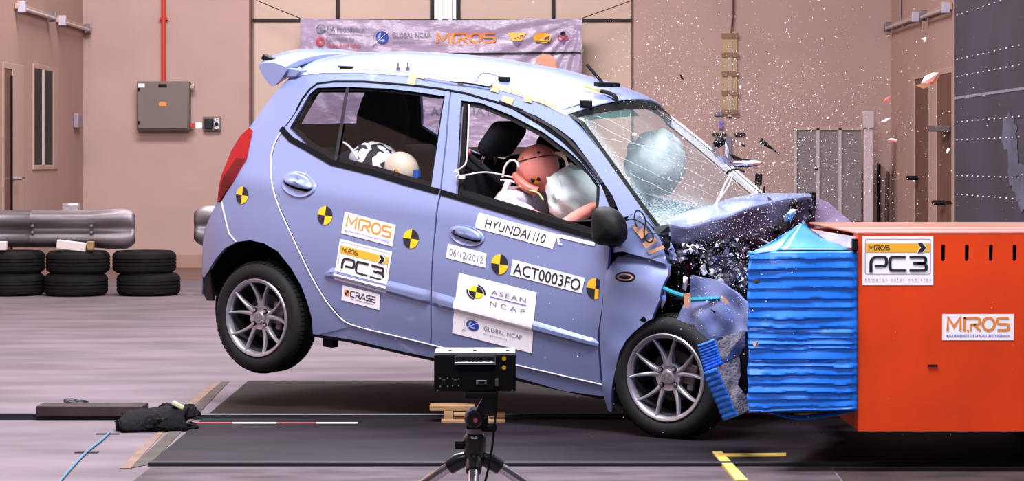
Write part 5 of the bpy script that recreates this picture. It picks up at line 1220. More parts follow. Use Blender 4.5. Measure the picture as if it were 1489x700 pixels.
# --- wheels
def wheel(x, side, spin, full=True):
    w_ = empty('wheel', (x, side*.775, .2835)); w_.parent = car; w_.rotation_euler = (0, 0, 0 if side < 0 else pi)
    R_ = .2835; h = .165; prof = [(.198, .012), (.206, .002), (.225, -.006), (.25, -.004), (.268, .008), (.278, .024), (R_, .034)]
    for g in (.052, .082, .112): prof += [(R_, g), (R_-.008, g+.001), (R_-.008, g+.007), (R_, g+.008)]
    prof += [(R_, h-.03), (.275, h-.015), (.25, h+.002), (.206, h), (.198, h-.012)]
    mb = MB(); mb.lathe(prof, 64, 'y'); ty = mb.build('tyre', M['rubber'], w_, smooth=30)
    mb = MB()
    for k in range(72):   # shoulder tread blocks
        a = 2*pi*k/72
        for y0, y1 in ((.022, .046), (.122, .146)):
            vs = []
            for da in (-.030, .030):
                for rr, yy in ((R_-.004, y0-.006), (R_+.003, y0+.012 if y0 < .1 else y0), (R_+.003, y1 if y0 < .1 else y1-.012), (R_-.004, y1+.006)):
                    vs.append((rr*cos(a+da), yy, rr*sin(a+da)))
            mb.add(vs, [(0, 1, 5, 4), (1, 2, 6, 5), (2, 3, 7, 6), (0, 3, 2, 1), (4, 5, 6, 7)])
    o = mb.build('tread_block', M['rubber'], ty, smooth=0); o['kind'] = 'stuff'
    mb = MB(); mb.lathe([(.1985, .014), (.2005, .002), (.196, -.003), (.186, -.001), (.178, .008), (.176, .03)], 48, 'y'); mb.build('rim', M['alloy'], w_, smooth=40)
    mb = MB(); mb.lathe([(.1765, .03), (.170, .05), (.168, .12), (.196, .150)], 48, 'y'); mb.build('rim_barrel', M['dullgunmetal'], w_, smooth=40)
    mb = MB(); mb.lathe([(0, .026), (.034, .026), (.036, .030), (.036, .034), (.062, .030), (.064, .04), (.064, .07), (0, .07)], 32, 'y'); hb_ = mb.build('hub', M['alloy'], w_, smooth=30)
    mb = MB(); mb.lathe([(0, .019), (.028, .021), (.032, .028)], 24, 'y'); mb.build('centre_cap', M['alloy'], hb_)
    if full:
        flat_art('cap_emblem', [(stroke2([(-.011, -.012), (-.008, .012)], .006), M['steel'], 0), (stroke2([(.008, -.012), (.011, .012)], .006), M['steel'], 0), (stroke2([(-.009, -.002), (.009, .003)], .005), M['steel'], 0), (stroke2([(.023*cos(t), .017*sin(t)) for t in [2*pi*i/20 for i in range(20)]], .003, True), M['steel'], 0)], lambda u, v, l: (u, .0185, v), hb_)
    sp_ = None
    for k in range(5):
        for s_ in (-1, 1):
            a0 = spin+2*pi*k/5; rows = []
            for i in range(9):
                f = i/8; r = .050+f*(.184-.050); ang = a0+s_*(.30*(1-f)**1.6*.0+.17+.155*f-.05*(1-f)); wd = .0100-.0030*f+.007*(1-f)**3; yf = .030-.030*f**1.5; yb2 = yf+.026-.008*f
                c_, s__ = cos(ang), sin(ang); tx_, tz_ = -s__, c_
                rows.append([(r*c_+tx_*e*wd, y, r*s__+tz_*e*wd) for e, y in ((-1, yb2), (-.8, yf+.004), (-.35, yf), (.35, yf), (.8, yf+.004), (1, yb2))])
            mb = MB(); mb.grid(rows, closed=True); mb.build('spoke', M['alloy'], w_, smooth=35)
        # web joining neighbouring pairs near the hub
    for k in range(4):
        a = spin+.5+pi/2*k; mb = MB(); mb.lathe([(0, .020), (.0075, .020), (.009, .024), (.009, .034)], 6, 'y', (.049*cos(a), 0, .049*sin(a))); mb.build('wheel_nut', M['chrome'], hb_)
        mb = MB(); mb.lathe([(.0095, .0295), (.0125, .0285), (.0135, .031)], 14, 'y', (.049*cos(a), 0, .049*sin(a))); mb.build('nut_recess', M['void'], hb_)
    mb = MB(); mb.lathe([(0, .09), (.115, .09), (.118, .095), (.118, .108), (0, .108)], 36, 'y'); mb.build('brake_disc', M['dullgunmetal'], w_, smooth=30)
    mb = MB(); mb.box((.095, .085, .02), (.06, .05, .10), Matrix.Rotation(.2, 3, 'Y')); mb.box((.085, .07, .075), (.035, .03, .03)); mb.box((.1, .07, -.04), (.035, .03, .03)); mb.build('brake_caliper', M['galv'], w_, bevel=.008)
    mb = MB(); mb.lathe([(0, .135), (.19, .135)], 24, 'y'); mb.build('backing_plate', M['void'], w_)
    mb = MB(); mb.tube([(.17, .01, .05), (.178, .0, .053)], .003, 6); mb.build('valve', M['black'], w_)
    return w_
wheel(0, -1, .28); wheel(2.375, -1, 0.42); wheel(0, 1, .5, False); wheel(2.38, 1, .2, False)
# --- stickers on the near side
def smap(quad, Wd, Hd, base=.0030):
    tl, tr_, br, bl = [s2(*p) for p in quad]
    def f(u, v, l):
        a = u/Wd; b = v/Hd; p = bl.lerp(br, a).lerp(tl.lerp(tr_, a), b); return (p.x, -W(p.x, p.y)-mbump(p.x, p.y)-base-.0009*l, p.y)
    return f
def target(px, py, parent, r=.042, n=28, cut=None):
    c = s2(px, py); sh = []
    for k, m in enumerate((M['ink'], M['yellow'], M['ink'], M['yellow'])):
        vs, fs = disc2(0, 0, r, r, k*pi/2, (k+1)*pi/2, 8)
        if cut is not None: vs = [(min(x, cut), y) for x, y in vs]
        sh.append((([(x, y) for x, y in vs], fs), m, 0))
    d = V((cos(-.035), sin(-.035)))
    o = flat_art('target_sticker', sh, lambda u, v, l: (c.x+u*d.x-v*d.y*0+v*.035, -W(c.x+u, c.y+v)-.0035, c.y+v+u*d.y), parent, 'round black and yellow quartered target sticker')
target(352.5, 284, car, .044); target(473, 313.5, rdoor, .046); target(598, 347.5, rdoor, .046); target(727, 384.5, fdoor, .047); target(866, 420, fdoor, .048, cut=.020)
flat_art('sticker', miros_shapes(.26, .115), smap([(502, 308), (576, 327.5), (571, 358.5), (497, 339)], .26, .115), rdoor, 'white sticker with orange lettering')
flat_art('sticker', pc3_shapes(.27, .205), smap([(495, 347.5), (570.5, 366.5), (563, 427), (487, 407)], .27, .205), rdoor, 'white sticker with black lettering and yellow band')
flat_art('sticker', [(rect2(0, 0, .2, .078, 6, 3), M['white'], 0), (scale2(logo_crase(), .135/5, .030, .045, .03), M['ink'], 2), (disc2(.026, .045, .014, .016, 0, pi/2, 6), M['ink'], 2), (disc2(.026, .045, .014, .016, pi/2, pi, 6), M['ogold'], 2), (disc2(.026, .045, .014, .016, pi, 1.5*pi, 6), M['ink'], 2), (disc2(.026, .045, .014, .016, 1.5*pi, 2*pi, 6), M['ogold'], 2), (rect2(.05, .018, .17, .021, 4, 1), M['grey_ink'], 2)],
         smap([(499, 415), (553.5, 428.5), (552, 451), (497, 436.5)], .2, .078), rdoor, 'small white sticker with black lettering')
flat_art('sticker', [(rect2(0, 0, .42, .085, 14, 3), M['white'], 0), (shift(text2d('HYUNDAI i10', .076, .32), .05, .016), M['ink'], 2)], smap([(697, 309.5), (812, 341), (804, 362), (691, 331)], .42, .085), fdoor, 'white name strip with black lettering')
flat_art('sticker', [(rect2(0, 0, .19, .06, 6, 2), M['white'], 0), (shift(text2d('06/12/2012', .042, .165), .013, .015), M['grey_ink'], 2)], smap([(652, 354.5), (708, 369), (706, 389.5), (649, 375)], .19, .06), fdoor, 'small white date strip')
flat_art('sticker', [(rect2(0, 0, .38, .085, 12, 3), M['white'], 0), (shift(text2d('ACT0003FO', .088, .355, .01), .012, .011), M['ink'], 2)], smap([(745.5, 377.5), (851, 404.5), (846, 427), (743, 400)], .38, .085), fdoor, 'white test number strip with black lettering')
flat_art('sticker', [(rect2(0, 0, .1, .02, 4, 1), M['white'], 0)], smap([(812, 340), (866, 353), (865, 358), (811, 345)], .1, .02), fdoor)
flat_art('sticker', [(poly2([(0, .03), (.008, .03), (.008, .01), (.015, .006), (.015, 0), (.004, .002)]), M['white'], 0)], smap([(810, 345), (817, 346), (818, 357), (810, 356)], .015, .03), fdoor)
A = [(rect2(0, 0, .42, .40, 14, 40), M['white'], 0)]
ec, er = (.105, .305), .052
A += [(disc2(*ec, er*.74, er*.74, k*pi/2, (k+1)*pi/2, 8), M['ink'] if k % 2 == 0 else M['lemon'], 2) for k in range(4)]
A += [(disc2(*ec, er, er, a0, a0+1.55, 12, r0=.83), M['ink'], 2) for a0 in (-.1, pi-.1)]
A += [(shift(text2d('ASEAN', .042, .185, 0, 1.25), .185, .317), M['grey_ink'], 2), (shift(text2d('NCAP', .042, .185, 0, 1.6), .185, .243), M['grey_ink'], 2), (rect2(.18, .296, .375, .303, 6, 1), M['violet'], 2)]
A += [((scale2(sh, .034/.075, .034/.075, .105, .085)), m, 2+l) for sh, m, l in emblem(.075)]
A += [(shift(text2d('GLOBAL NCAP', .040, .2), .165, .072), M['grey_ink'], 2), (shift(text2d('www.globalncap.org', .014, .125), .165, .045), M['grey_ink'], 2)]
flat_art('sticker', A, smap([(668, 397), (781, 425.5), (774, 514), (658, 484.5)], .42, .40), fdoor, 'large white sticker with round emblem, over the bump strip')
# --- roof instrumentation
for q in ([(597, 104), (608, 106), (604, 123), (593, 122)], [(590, 106), (620, 112), (617, 115), (589, 109)]): car_tape(q, M['tape'], .006)
def roof_tape(pts, m=M['tape']):
    q = [hit_roof(*p) for p in pts]; mb = MB(); n = len(q); mb.add([p+V((0, 0, .004)) for p in q]+[p-V((0, 0, .006)) for p in q], [tuple(range(n))]+[(i, i+n, (i+1) % n+n, (i+1) % n) for i in range(n)]); mb.build('tape_patch', m, roof, smooth=0)
for q in ([(716, 122), (728, 124), (726, 135), (714, 132)], [(728, 124), (760, 134), (757, 138), (726, 129)], [(764, 134), (778, 142), (774, 150), (763, 147)]): car_tape(q, M['tape'], .008)
car_tape([(733, 139), (749, 144), (745, 153), (731, 147)], M['tape'], .008)
for q in ([(781, 142), (812, 155), (810, 159), (780, 147)], [(668, 118), (676, 119), (674, 122), (666, 121)]): car_tape(q, M['tape'], .008)
for q in ([(640, 84), (662, 85), (660, 88), (641, 87)],): roof_tape(q)
for pts in ([(822, 160), (829, 169)], [(848, 155), (860, 167)], [(865, 156), (869, 160)], [(878, 140), (893, 158)], [(896, 147), (905, 156)]):
    (x0_, y0_), (x1_, y1_) = pts; q = [cy(x, y, -.42+.38*(x-822)/80-.006) for x, y in ((x0_-2, y0_), (x0_+3, y0_-1), (x1_+3, y1_-1), (x1_-2, y1_+1))]
    mb = MB(); n = 4; mb.add(q+[p+V((-.01, .006, -.012)) for p in q], [(0, 1, 2, 3)]+[(i, i+4, (i+1) % 4+4, (i+1) % 4) for i in range(4)]); mb.build('tape_patch', M['tape'], roof, smooth=0)
for px in (579, 593):
    p = hit_roof(px, 102); t_ = cy(px, 91, p.y); mb = MB(); mb.tube([p, t_], .0045, 8); mb.tube([p, p+V((0, 0, .016))], .011, 8); mb.build('roof_stud', M['steel'], roof)
p = hit_roof(504, 99); mb = MB(); mb.box(p+V((0, 0, .006)), (.09, .05, .012)); mb.build('black_patch', M['black'], roof, bevel=.006)
def rbox(name, px, py, d, rz, m, lift=0):
    p = hit_roof(px, py); mb = MB(); mb.box(p+V((0, 0, d[2]/2+lift)), d, Matrix.Rotation(rz, 3, 'Z')); return mb.build(name, m, roof, bevel=.004)
rbox('sensor_box', 733, 118, (.055, .035, .024), .2, M['black'])
rbox('sensor_box', 852, 155, (.06, .07, .03), .5, M['black'])
p = hit_roof(882, 138); mb = MB(); mb.box(p+V((0, 0, .045)), (.04, .13, .022), Matrix.Rotation(-.5, 3, 'Z')); mb.build('camera_clamp', M['black'], roof, bevel=.005)
mb = MB(); mb.tube([cy(853, 94, p.y-.03), cy(879, 124, p.y)], .008, 8); mb.build('antenna_rod', M['black'], roof)
mb = MB(); mb.tube(chaikin([tuple(cy(*q, p.y-.04)) for q in [(874, 133), (886, 135), (896, 141), (897, 147), (890, 147)]], 2), .010, 8); mb.build('black_strap', M['black'], roof)
mb = MB(); mb.tube([cy(850, 125, p.y-.06), cy(873, 133, p.y-.04)], .006, 6); mb.build('tape_patch', M['yellow'], roof)
for pts in ([(655, 119), (690, 122), (712, 127), (716, 123)], [(690, 118), (697, 108), (708, 106), (722, 110), (728, 114)], [(780, 146), (800, 156), (815, 161), (830, 157), (845, 152)], [(616, 112), (640, 116), (660, 119)], [(410, 88), (425, 92), (437, 97), (434, 104)]):
    mb = MB(); mb.tube(chaikin([tuple(cs(*q, .02)) if q[0] < 720 and q[1] > 111 else tuple(hit_roof(*q)+V((0, 0, .008))) for q in pts], 2), .0045, 6); mb.build('wire', M['black'] if pts[0][0] in (655,) else M['wire'], roof)
p = cy(389, 84, -.48); mb = MB(); mb.box(p+V((0, 0, -.004)), (.05, .04, .03), Matrix.Rotation(.4, 3, 'Y')); mb.box(p+V((.035, 0, -.012)), (.025, .03, .03)); mb.build('sensor_box', M['black'], sp, bevel=.005)
# --- interior
def cushion(name, c, d, rot, m, parent, bev):
    mb = MB(); mb.box((0, 0, 0), d); o = mb.build(name, m, parent, smooth=0, loc=c); o.rotation_euler = rot
    md = o.modifiers.new('bevel', 'BEVEL'); md.width = bev; md.segments = 4; o.data.shade_smooth(); return o
def seat(y, dx):
    s_ = empty('seat', (0, 0, 0)); s_.parent = car
    cushion('seat_base', (1.20+dx, y, .50), (.50, .47, .17), (0, -.1, 0), M['cloth'], s_, .06)
    cushion('backrest', (1.00+dx, y, .86), (.17, .46, .60), (0, .10, 0), M['cloth'], s_, .07)
    hr = cushion('headrest', (1.165+dx, y, 1.268), (.095, .25, .20), (0, .62, 0), M['cloth'], s_, .045)
    for k in (-.06, .06):
        mb = MB(); mb.tube([(1.06+dx, y+k, 1.08), (1.12+dx, y+k, 1.22)], .007, 8); mb.build('headrest_post', M['chrome'], s_)
seat(-.36, 0); seat(.36, -.12)
b = empty('rear_bench'); b.parent = car
cushion('seat_base', (.36, 0, .52), (.50, 1.26, .18), (0, -.08, 0), M['cloth'], b, .06); cushion('backrest', (.10, 0, .86), (.16, 1.26, .58), (0, -.2, 0), M['cloth'], b, .06)
rows = []
for j in range(15):
    y = -.68+1.36*j/14; rows.append([(1.78, y, .45), (1.74, y, .70), (1.72, y, .86), (1.78, y, .93), (1.95, y, .955), (2.2, y, .90), (2.25, y, .6)])
mb = MB(); mb.grid(rows); mb.build('dashboard', M['trim'], car, smooth=40, solid=.01)
swl = empty('steering_wheel', (1.76, -.33, .90)); swl.parent = car; swl.rotation_euler = (0, -1.1, 0)
mb = MB(); mb.tube([(.18*cos(2*pi*i/32), .18*sin(2*pi*i/32), 0) for i in range(33)], .014, 10); mb.build('rim', M['black'], swl)
for a in (0, 2.1, 4.2):
    mb = MB(); mb.tube([(0, 0, -.02), (.18*cos(a), .18*sin(a), 0)], .012, 8); mb.build('spoke', M['black'], swl)
mb = MB(); mb.tube([(1.76, -.33, .90), (1.88, -.33, .84)], .03, 10); mb.build('steering_column', M['black'], car)
def blob(name, c, r, m, parent, seed, amp=.08, seg=32, squash=None, fr_=2.2):
    rows = []; 
    for j in range(seg//2+1):
        th = pi*j/(seg//2); row = []
        for i in range(seg):
            ph = 2*pi*i/seg; p = V((sin(th)*cos(ph), sin(th)*sin(ph), cos(th))); k = 1+amp*noise.noise(p*fr_+V((seed, 0, 0)))+amp*.5*noise.noise(p*fr_*2.5+V((0, seed, 0)))
            row.append((p.x*r[0]*k, p.y*r[1]*k, p.z*r[2]*k))
        rows.append(row)
    mb = MB(); mb.grid(rows, closed=True); o = mb.build(name, m, parent, smooth=70, loc=c); return o
a_ = blob('driver_airbag', cy(846, 287, -.32), (.115, .23, .155), M['bag'], car, 3, .26, fr_=2.8); a_.rotation_euler = (0, -.5, 0)
a_ = blob('passenger_airbag', cy(953, 238, .22), (.135, .19, .165), M['bag'], car, 8, .16, fr_=2.6)
for s_ in (-1, 1):   # inner B pillars, door cards
    mb = MB(); mb.box((1.06, s_*.68, .62), (.14, .06, .80)); mb.build('pillar_trim', M['trim'], car, bevel=.02)
# seat belt and data cables at the driver's window
mb = MB(); pts = [cy(676, 215, -.60), cy(684, 228, -.56), cy(712, 252, -.45), cy(745, 275, -.38)]
mb.grid([[p+V((0, 0, -.02)), p+V((0, 0, .02))] for p in pts]); mb.build('seat_belt', M['trim'], car, solid=.003)
mb = MB(); mb.lathe([(0, -.015), (.012, -.012), (.014, 0)], 10, 'y', cy(681, 222, -.58)); mb.build('belt_button', M['redink'], car)
for pts, y in (([(682, 152), (681, 190), (679, 230), (677, 240), (664, 249), (657, 252), (668, 257), (700, 250), (720, 252), (745, 258)], -.70), ([(662, 248), (668, 252), (664, 258)], -.74)):
    mb = MB(); mb.tube(chaikin([tuple(cy(*q, y if q[0] < 690 else y+.25*(q[0]-690)/60)) for q in pts], 2), .0038, 6); mb.build('data_cable', M['wire'], car)
mb = MB(); mb.box(cy(671, 258, -.73), (.035, .012, .014)); mb.build('connector', M['wire'], car)
# ================================================================== DUMMIES
def skin_body(name, joints, edges, root, m, parent=None, sub=2):
    names = list(joints); me = bpy.data.meshes.new(name); me.from_pydata([joints[n][0] for n in names], [(names.index(a), names.index(b)) for a, b in edges], []); me.materials.append(m)
    o = bpy.data.objects.new(name, me); COL.objects.link(o)
    if parent: o.parent = parent
    sk = o.modifiers.new('skin', 'SKIN'); lay = me.skin_vertices[0] if len(me.skin_vertices) else None
    if lay is None:
        return o
    for i, n in enumerate(names):
        r = joints[n][1]; lay.data[i].radius = r if isinstance(r, tuple) else (r, r); lay.data[i].use_root = (n == root)
    sk.use_smooth_shade = True; s = o.modifiers.new('sub', 'SUBSURF'); s.levels = sub; s.render_levels = sub
    return o
def skin_layer(o): pass
def make_mesh_skin(o):
    bm = bmesh.new(); bm.from_mesh(o.data); bm.verts.layers.skin.verify(); bm.to_mesh(o.data); bm.free()
def figure(name, J, E, root, m, parent):
    names = list(J); me = bpy.data.meshes.new(name); bm = bmesh.new(); lay = bm.verts.layers.skin.verify(); vs = []
    for n in names:
        v = bm.verts.new(J[n][0]); r = J[n][1]; v[lay].radius = r if isinstance(r, tuple) else (r, r); v[lay].use_root = (n == root); vs.append(v)
    for a, b in E: bm.edges.new((vs[names.index(a)], vs[names.index(b)]))
    bm.to_mesh(me); bm.free(); me.materials.append(m)
    o = bpy.data.objects.new(name, me); COL.objects.link(o); o.parent = parent
    sk = o.modifiers.new('skin', 'SKIN'); sk.use_smooth_shade = True; s = o.modifiers.new('sub', 'SUBSURF'); s.levels = 2; s.render_levels = 2
    return o
def sphere(c, r, n=32, mi=0, mb=None, k=(1, 1, 1)):
    mb = mb or MB(); prof = [(r*sin(pi*i/(n//2)), -r*cos(pi*i/(n//2))) for i in range(n//2+1)]; prof[0] = (1e-4, -r); prof[-1] = (1e-4, r)
    b = len(mb.v); mb.lathe(prof, n, 'z', (0, 0, 0), mi); mb.v[b:] = [(c[0]+x*k[0], c[1]+y*k[1], c[2]+z*k[2]) for x, y, z in mb.v[b:]]
    return mb
def arm_hand(J, E, pre, sh, el, wr, d, rs):
    J[pre+'sh'] = (sh, rs[0]); J[pre+'el'] = (el, rs[1]); J[pre+'wr'] = (wr, rs[2]); hv = V(wr)+V(d)*.06; J[pre+'palm'] = (tuple(hv), (rs[2]*1.25, rs[2]*.6)); E += [(pre+'sh', pre+'el'), (pre+'el', pre+'wr'), (pre+'wr', pre+'palm')]
    dv = V(d).normalized(); side = dv.cross(V((0, 0, 1))).normalized(); dn = V((0, 0, -1))
    for k, (off, ln) in enumerate(((-.028, .066), (-.009, .075), (.010, .070), (.028, .055))):
        p1 = hv+side*off*(rs[2]/.03)+dv*.03; p2 = p1+dv*ln*.5; p3 = p2+dv*ln*.35+dn*ln*.5
        for q, p, r in ((0, p1, .0095), (1, p2, .0085), (2, p3, .0075)): J['%sf%d%d' % (pre, k, q)] = (tuple(p), r*rs[2]/.03)
        E += [(pre+'palm', '%sf%d0' % (pre, k)), ('%sf%d0' % (pre, k), '%sf%d1' % (pre, k)), ('%sf%d1' % (pre, k), '%sf%d2' % (pre, k))]
    t1 = V(wr)+dv*.03-side*.035*(rs[2]/.03); t2 = t1+dv*.035-side*.012; J[pre+'t0'] = (tuple(t1), .010*rs[2]/.03); J[pre+'t1'] = (tuple(t2), .0085*rs[2]/.03); E += [(pre+'wr', pre+'t0'), (pre+'t0', pre+'t1')]
# driver: adult dummy thrown forward onto the airbag
dd = empty('crash_dummy', label='adult crash-test dummy in a grey shirt slumped face down on the driver airbag', cat='crash dummy'); dd.matrix_world = CM
Y0_ = -.37
hc = cy(782, 244, Y0_)      # head centre
J = {'pelvis': ((1.22, Y0_, .66), .13), 'waist': ((1.235, Y0_, .78), .115), 'chest': ((1.28, Y0_, .90), (.14, .15)), 'neckbase': ((1.33, Y0_, 1.00), .075), 'neck': ((hc.x-.05, Y0_, hc.z-.09), .055),
     'lhip': ((1.24, Y0_+.10, .63), .095), 'rhip': ((1.24, Y0_-.10, .63), .095), 'lknee': ((1.60, Y0_+.14, .70), .065), 'rknee': ((1.60, Y0_-.13, .70), .065), 'lank': ((1.78, Y0_+.12, .36), .042), 'rank': ((1.78, Y0_-.11, .36), .042), 'ltoe': ((1.90, Y0_+.12, .36), .035), 'rtoe': ((1.90, Y0_-.11, .36), .035)}
E_ = [('pelvis', 'waist'), ('waist', 'chest'), ('chest', 'neckbase'), ('neckbase', 'neck'), ('pelvis', 'lhip'), ('pelvis', 'rhip'), ('lhip', 'lknee'), ('rhip', 'rknee'), ('lknee', 'lank'), ('rknee', 'rank'), ('lank', 'ltoe'), ('rank', 'rtoe')]
J['lcl'] = ((1.31, Y0_+.15, .97), .075); J['rcl'] = ((1.31, Y0_-.15, .97), .075); E_ += [('chest', 'lcl'), ('chest', 'rcl')]
arm_hand(J, E_, 'l', (1.33, Y0_+.20, .95), (1.44, Y0_+.24, .80), (1.60, Y0_+.16, .93), (.7, -.2, .4), (.055, .045, .03))
e2 = cy(815, 335, -.58); w2 = cy(858, 303, -.56)
arm_hand(J, E_, 'r', (1.33, Y0_-.20, .95), tuple(e2), tuple(w2), (.8, .1, .3), (.055, .046, .034))
E_ += [('lcl', 'lsh'), ('rcl', 'rsh')]
figure('body', J, E_, 'pelvis', M['skin'], dd)
SJ = {k: (J[k][0], tuple(r*1.10+.008 for r in (J[k][1] if isinstance(J[k][1], tuple) else (J[k][1], J[k][1])))) for k in ('pelvis', 'waist', 'chest', 'neckbase', 'lcl', 'rcl', 'lsh', 'rsh')}
SJ['lsl'] = ((1.40, Y0_+.23, .86), .062); SJ['rsl'] = (tuple(V(J['rsh'][0]).lerp(e2, .55)), .062)
figure('shirt', SJ, [('pelvis', 'waist'), ('waist', 'chest'), ('chest', 'neckbase'), ('chest', 'lcl'), ('chest', 'rcl'), ('lcl', 'lsh'), ('rcl', 'rsh'), ('lsh', 'lsl'), ('rsh', 'rsl')], 'pelvis', M['shirt'], dd)
hr = .110
mb = sphere((0, 0, 0), hr, 40, k=(1.04, .86, 1.06))
# nose, brow and chin of the face pressed into the bag
for i, p in enumerate(mb.v):
    x, y, z = p; f = max(0, x/hr); mb.v[i] = (x+.016*f*math.exp(-((z+.02)/.025)**2-(y/.018)**2)+.008*f*math.exp(-((z+.075)/.025)**2-(y/.03)**2)-.006*f*math.exp(-((z-.005)/.014)**2-((abs(y)-.035)/.018)**2), y, z)
hd = mb.build('head', M['skin'], dd, smooth=80, loc=hc); hd.rotation_euler = (.0, .95, -.25)
mb = MB(); mb.tube([(hr*1.045*cos(t)*sin(.35)-.02*0-.038, hr*.885*sin(t)*.97, hr*1.07*cos(t)) for t in [2*pi*i/40 for i in range(41)]], .0028, 6); mb.v = [(x, y, z) for x, y, z in mb.v]; mb.build('cap_seam', M['ink'], hd)
def on_head(px, py, out=.001):
    """point of the head surface nearest along the view direction, head-local"""
    Mh = Matrix.LocRotScale(hc, hd.rotation_euler, None).inverted(); o = Mh @ _o; d = (Mh.to_3x3() @ _d(px, py))
    A_ = V((1/(hr*1.04+out), 1/(hr*.86+out), 1/(hr*1.06+out))); o2 = V((o.x*A_.x, o.y*A_.y, o.z*A_.z)); d2 = V((d.x*A_.x, d.y*A_.y, d.z*A_.z))
    a = d2.dot(d2); b = 2*o2.dot(d2); c = o2.dot(o2)-1; disc = b*b-4*a*c; t = (-b-sqrt(max(0, disc)))/(2*a); return o+d*t
for k, m in enumerate((M['yellow'], M['ink'], M['ogold'], M['ink'])):
    vs, fs = disc2(779, 262, 7.5, 5.5, k*pi/2+.5, (k+1)*pi/2+.5, 6); mb = MB(); mb.add([on_head(x, y, .0015) for x, y in vs], fs); mb.build('target_sticker', m, hd, smooth=0)
for px, py, r in ((783, 222, .008), (760, 230, .006)):
    p = on_head(px, py); nrm = p.normalized(); mb = sphere(p, r, 12); mb.build('screw_hole', M['ink'] if r > .007 else M['redink'], hd)
mb = MB(); pts = [cy(750, 255, Y0_-.075), cy(757, 266, Y0_-.10), cy(770, 275, Y0_-.105), cy(782, 279, Y0_-.09)]
mb.tube(chaikin([tuple(p) for p in pts], 2), [.028]*13 if False else .024, 10); mb.build('neck_shield', mat('dummy_dark_pink', (.46, .12, .09), .5), dd)
for pts, m, r in (([(731, 258), (733, 245), (738, 236), (746, 232), (753, 237), (754, 243)], M['wire'], .0055), ([(755, 270), (765, 276), (780, 279), (786, 284), (790, 291)], mat('yellow_wire', (.60, .48, .22), .5), .0045), ([(728, 262), (742, 262), (748, 266)], M['wire'], .004)):
    mb = MB(); mb.tube(chaikin([tuple(cy(*q, Y0_-.12)) for q in pts], 2), r, 8); mb.build('sensor_cable', m, dd)
q = [cy(*p, Y0_-.13) for p in [(737, 262), (744, 264), (738, 279), (731, 278)]]; mb = MB(); mb.prism([(p.x, p.z) for p in q], Y0_-.145, Y0_-.125); mb.build('sensor_bracket', M['wire'], dd, bevel=.002)
# child seats and dummies in the back
def cow():
    m = mat('cow_print', (.80, .78, .86), .8); nt = m.node_tree; b = nt.nodes['Principled BSDF']
    tc = nt.nodes.new('ShaderNodeTexCoord'); n = nt.nodes.new('ShaderNodeTexNoise'); n.inputs['Scale'].default_value = 19; n.inputs['Detail'].default_value = 1
    nt.links.new(tc.outputs['Object'], n.inputs['Vector']); r = nt.nodes.new('ShaderNodeValToRGB'); r.color_ramp.interpolation = 'CONSTANT'
    r.color_ramp.elements[0].color = (.80, .78, .86, 1); r.color_ramp.elements[1].color = (.012, .012, .016, 1); r.color_ramp.elements[1].position = .545
    nt.links.new(n.outputs['Fac'], r.inputs[0]); nt.links.new(r.outputs[0], b.inputs['Base Color']); return m
cs_ = empty('child_seat', label='child seat with black and white cow-print cover in the back of the car', cat='child seat'); cs_.matrix_world = CM
c = cy(548, 238, -.38)
o = blob('cover', (c.x, c.y, c.z-.015), (.150, .155, .115), cow(), cs_, 5, .06); o.rotation_euler = (0, .45, 0)
o = blob('padding', (c.x-.13, c.y-.0, c.z-.06), (.13, .17, .12), M['cloth'], cs_, 6, .05)
mb = MB(); mb.tube(chaikin([tuple(cy(*p, -.545)) for p in [(499, 207), (508, 213), (514, 221), (520, 232)]], 1), .006, 6); mb.build('piping', M['white'], cs_)
mb = MB(); mb.grid([[(c.x-.22+.05*k, c.y-.2, .60+.02*k), (c.x-.24+.05*k, c.y-.2, .9), (c.x-.24+.05*k, c.y+.2, .9), (c.x-.22+.05*k, c.y+.2, .60+.02*k)] for k in range(7)]); mb.build('shell', M['black'], cs_, solid=.02)
c2 = cy(557, 176, .14)
bs = empty('child_seat', label='plain black high-backed child seat beside the cow-print one in the back of the car', cat='child seat'); bs.matrix_world = CM
blob('backrest', (c2.x, c2.y, c2.z-.02), (.11, .19, .24), M['cloth'], bs, 15, .05); blob('base', (c2.x+.12, c2.y, .70), (.2, .19, .10), M['cloth'], bs, 16, .05)
cd = empty('crash_dummy', label='small beige child crash-test dummy bent forward in the cow-print child seat', cat='crash dummy'); cd.matrix_world = CM
ch = cy(583, 248, -.40)
J = {'pelvis': ((.44, -.38, .66), .085), 'waist': ((.45, -.38, .75), .08), 'chest': ((.47, -.38, .85), .09), 'neck': ((.50, -.39, .97), .045), 'nk2': ((ch.x-.02, -.40, ch.z-.06), .04),
     'lhip': ((.46, -.32, .65), .06), 'rhip': ((.46, -.44, .65), .06), 'lk': ((.68, -.31, .68), .045), 'rk': ((.68, -.45, .68), .045), 'la': ((.74, -.31, .48), .032), 'ra': ((.74, -.45, .48), .032), 'lt': ((.81, -.31, .47), .027), 'rt': ((.81, -.45, .47), .027), 'lc': ((.485, -.30, .92), .05), 'rc': ((.485, -.46, .92), .05)}
E_ = [('pelvis', 'waist'), ('waist', 'chest'), ('chest', 'neck'), ('neck', 'nk2'), ('pelvis', 'lhip'), ('pelvis', 'rhip'), ('lhip', 'lk'), ('rhip', 'rk'), ('lk', 'la'), ('rk', 'ra'), ('la', 'lt'), ('ra', 'rt'), ('chest', 'lc'), ('chest', 'rc')]
arm_hand(J, E_, 'l', (.50, -.26, .90), (.60, -.25, .78), (.72, -.30, .80), (.9, 0, -.2), (.036, .03, .022)); arm_hand(J, E_, 'r', (.50, -.50, .90), (.60, -.51, .78), (.72, -.46, .80), (.9, 0, -.2), (.036, .03, .022)); E_ += [('lc', 'lsh'), ('rc', 'rsh')]
figure('body', J, E_, 'pelvis', M['skin2'], cd)
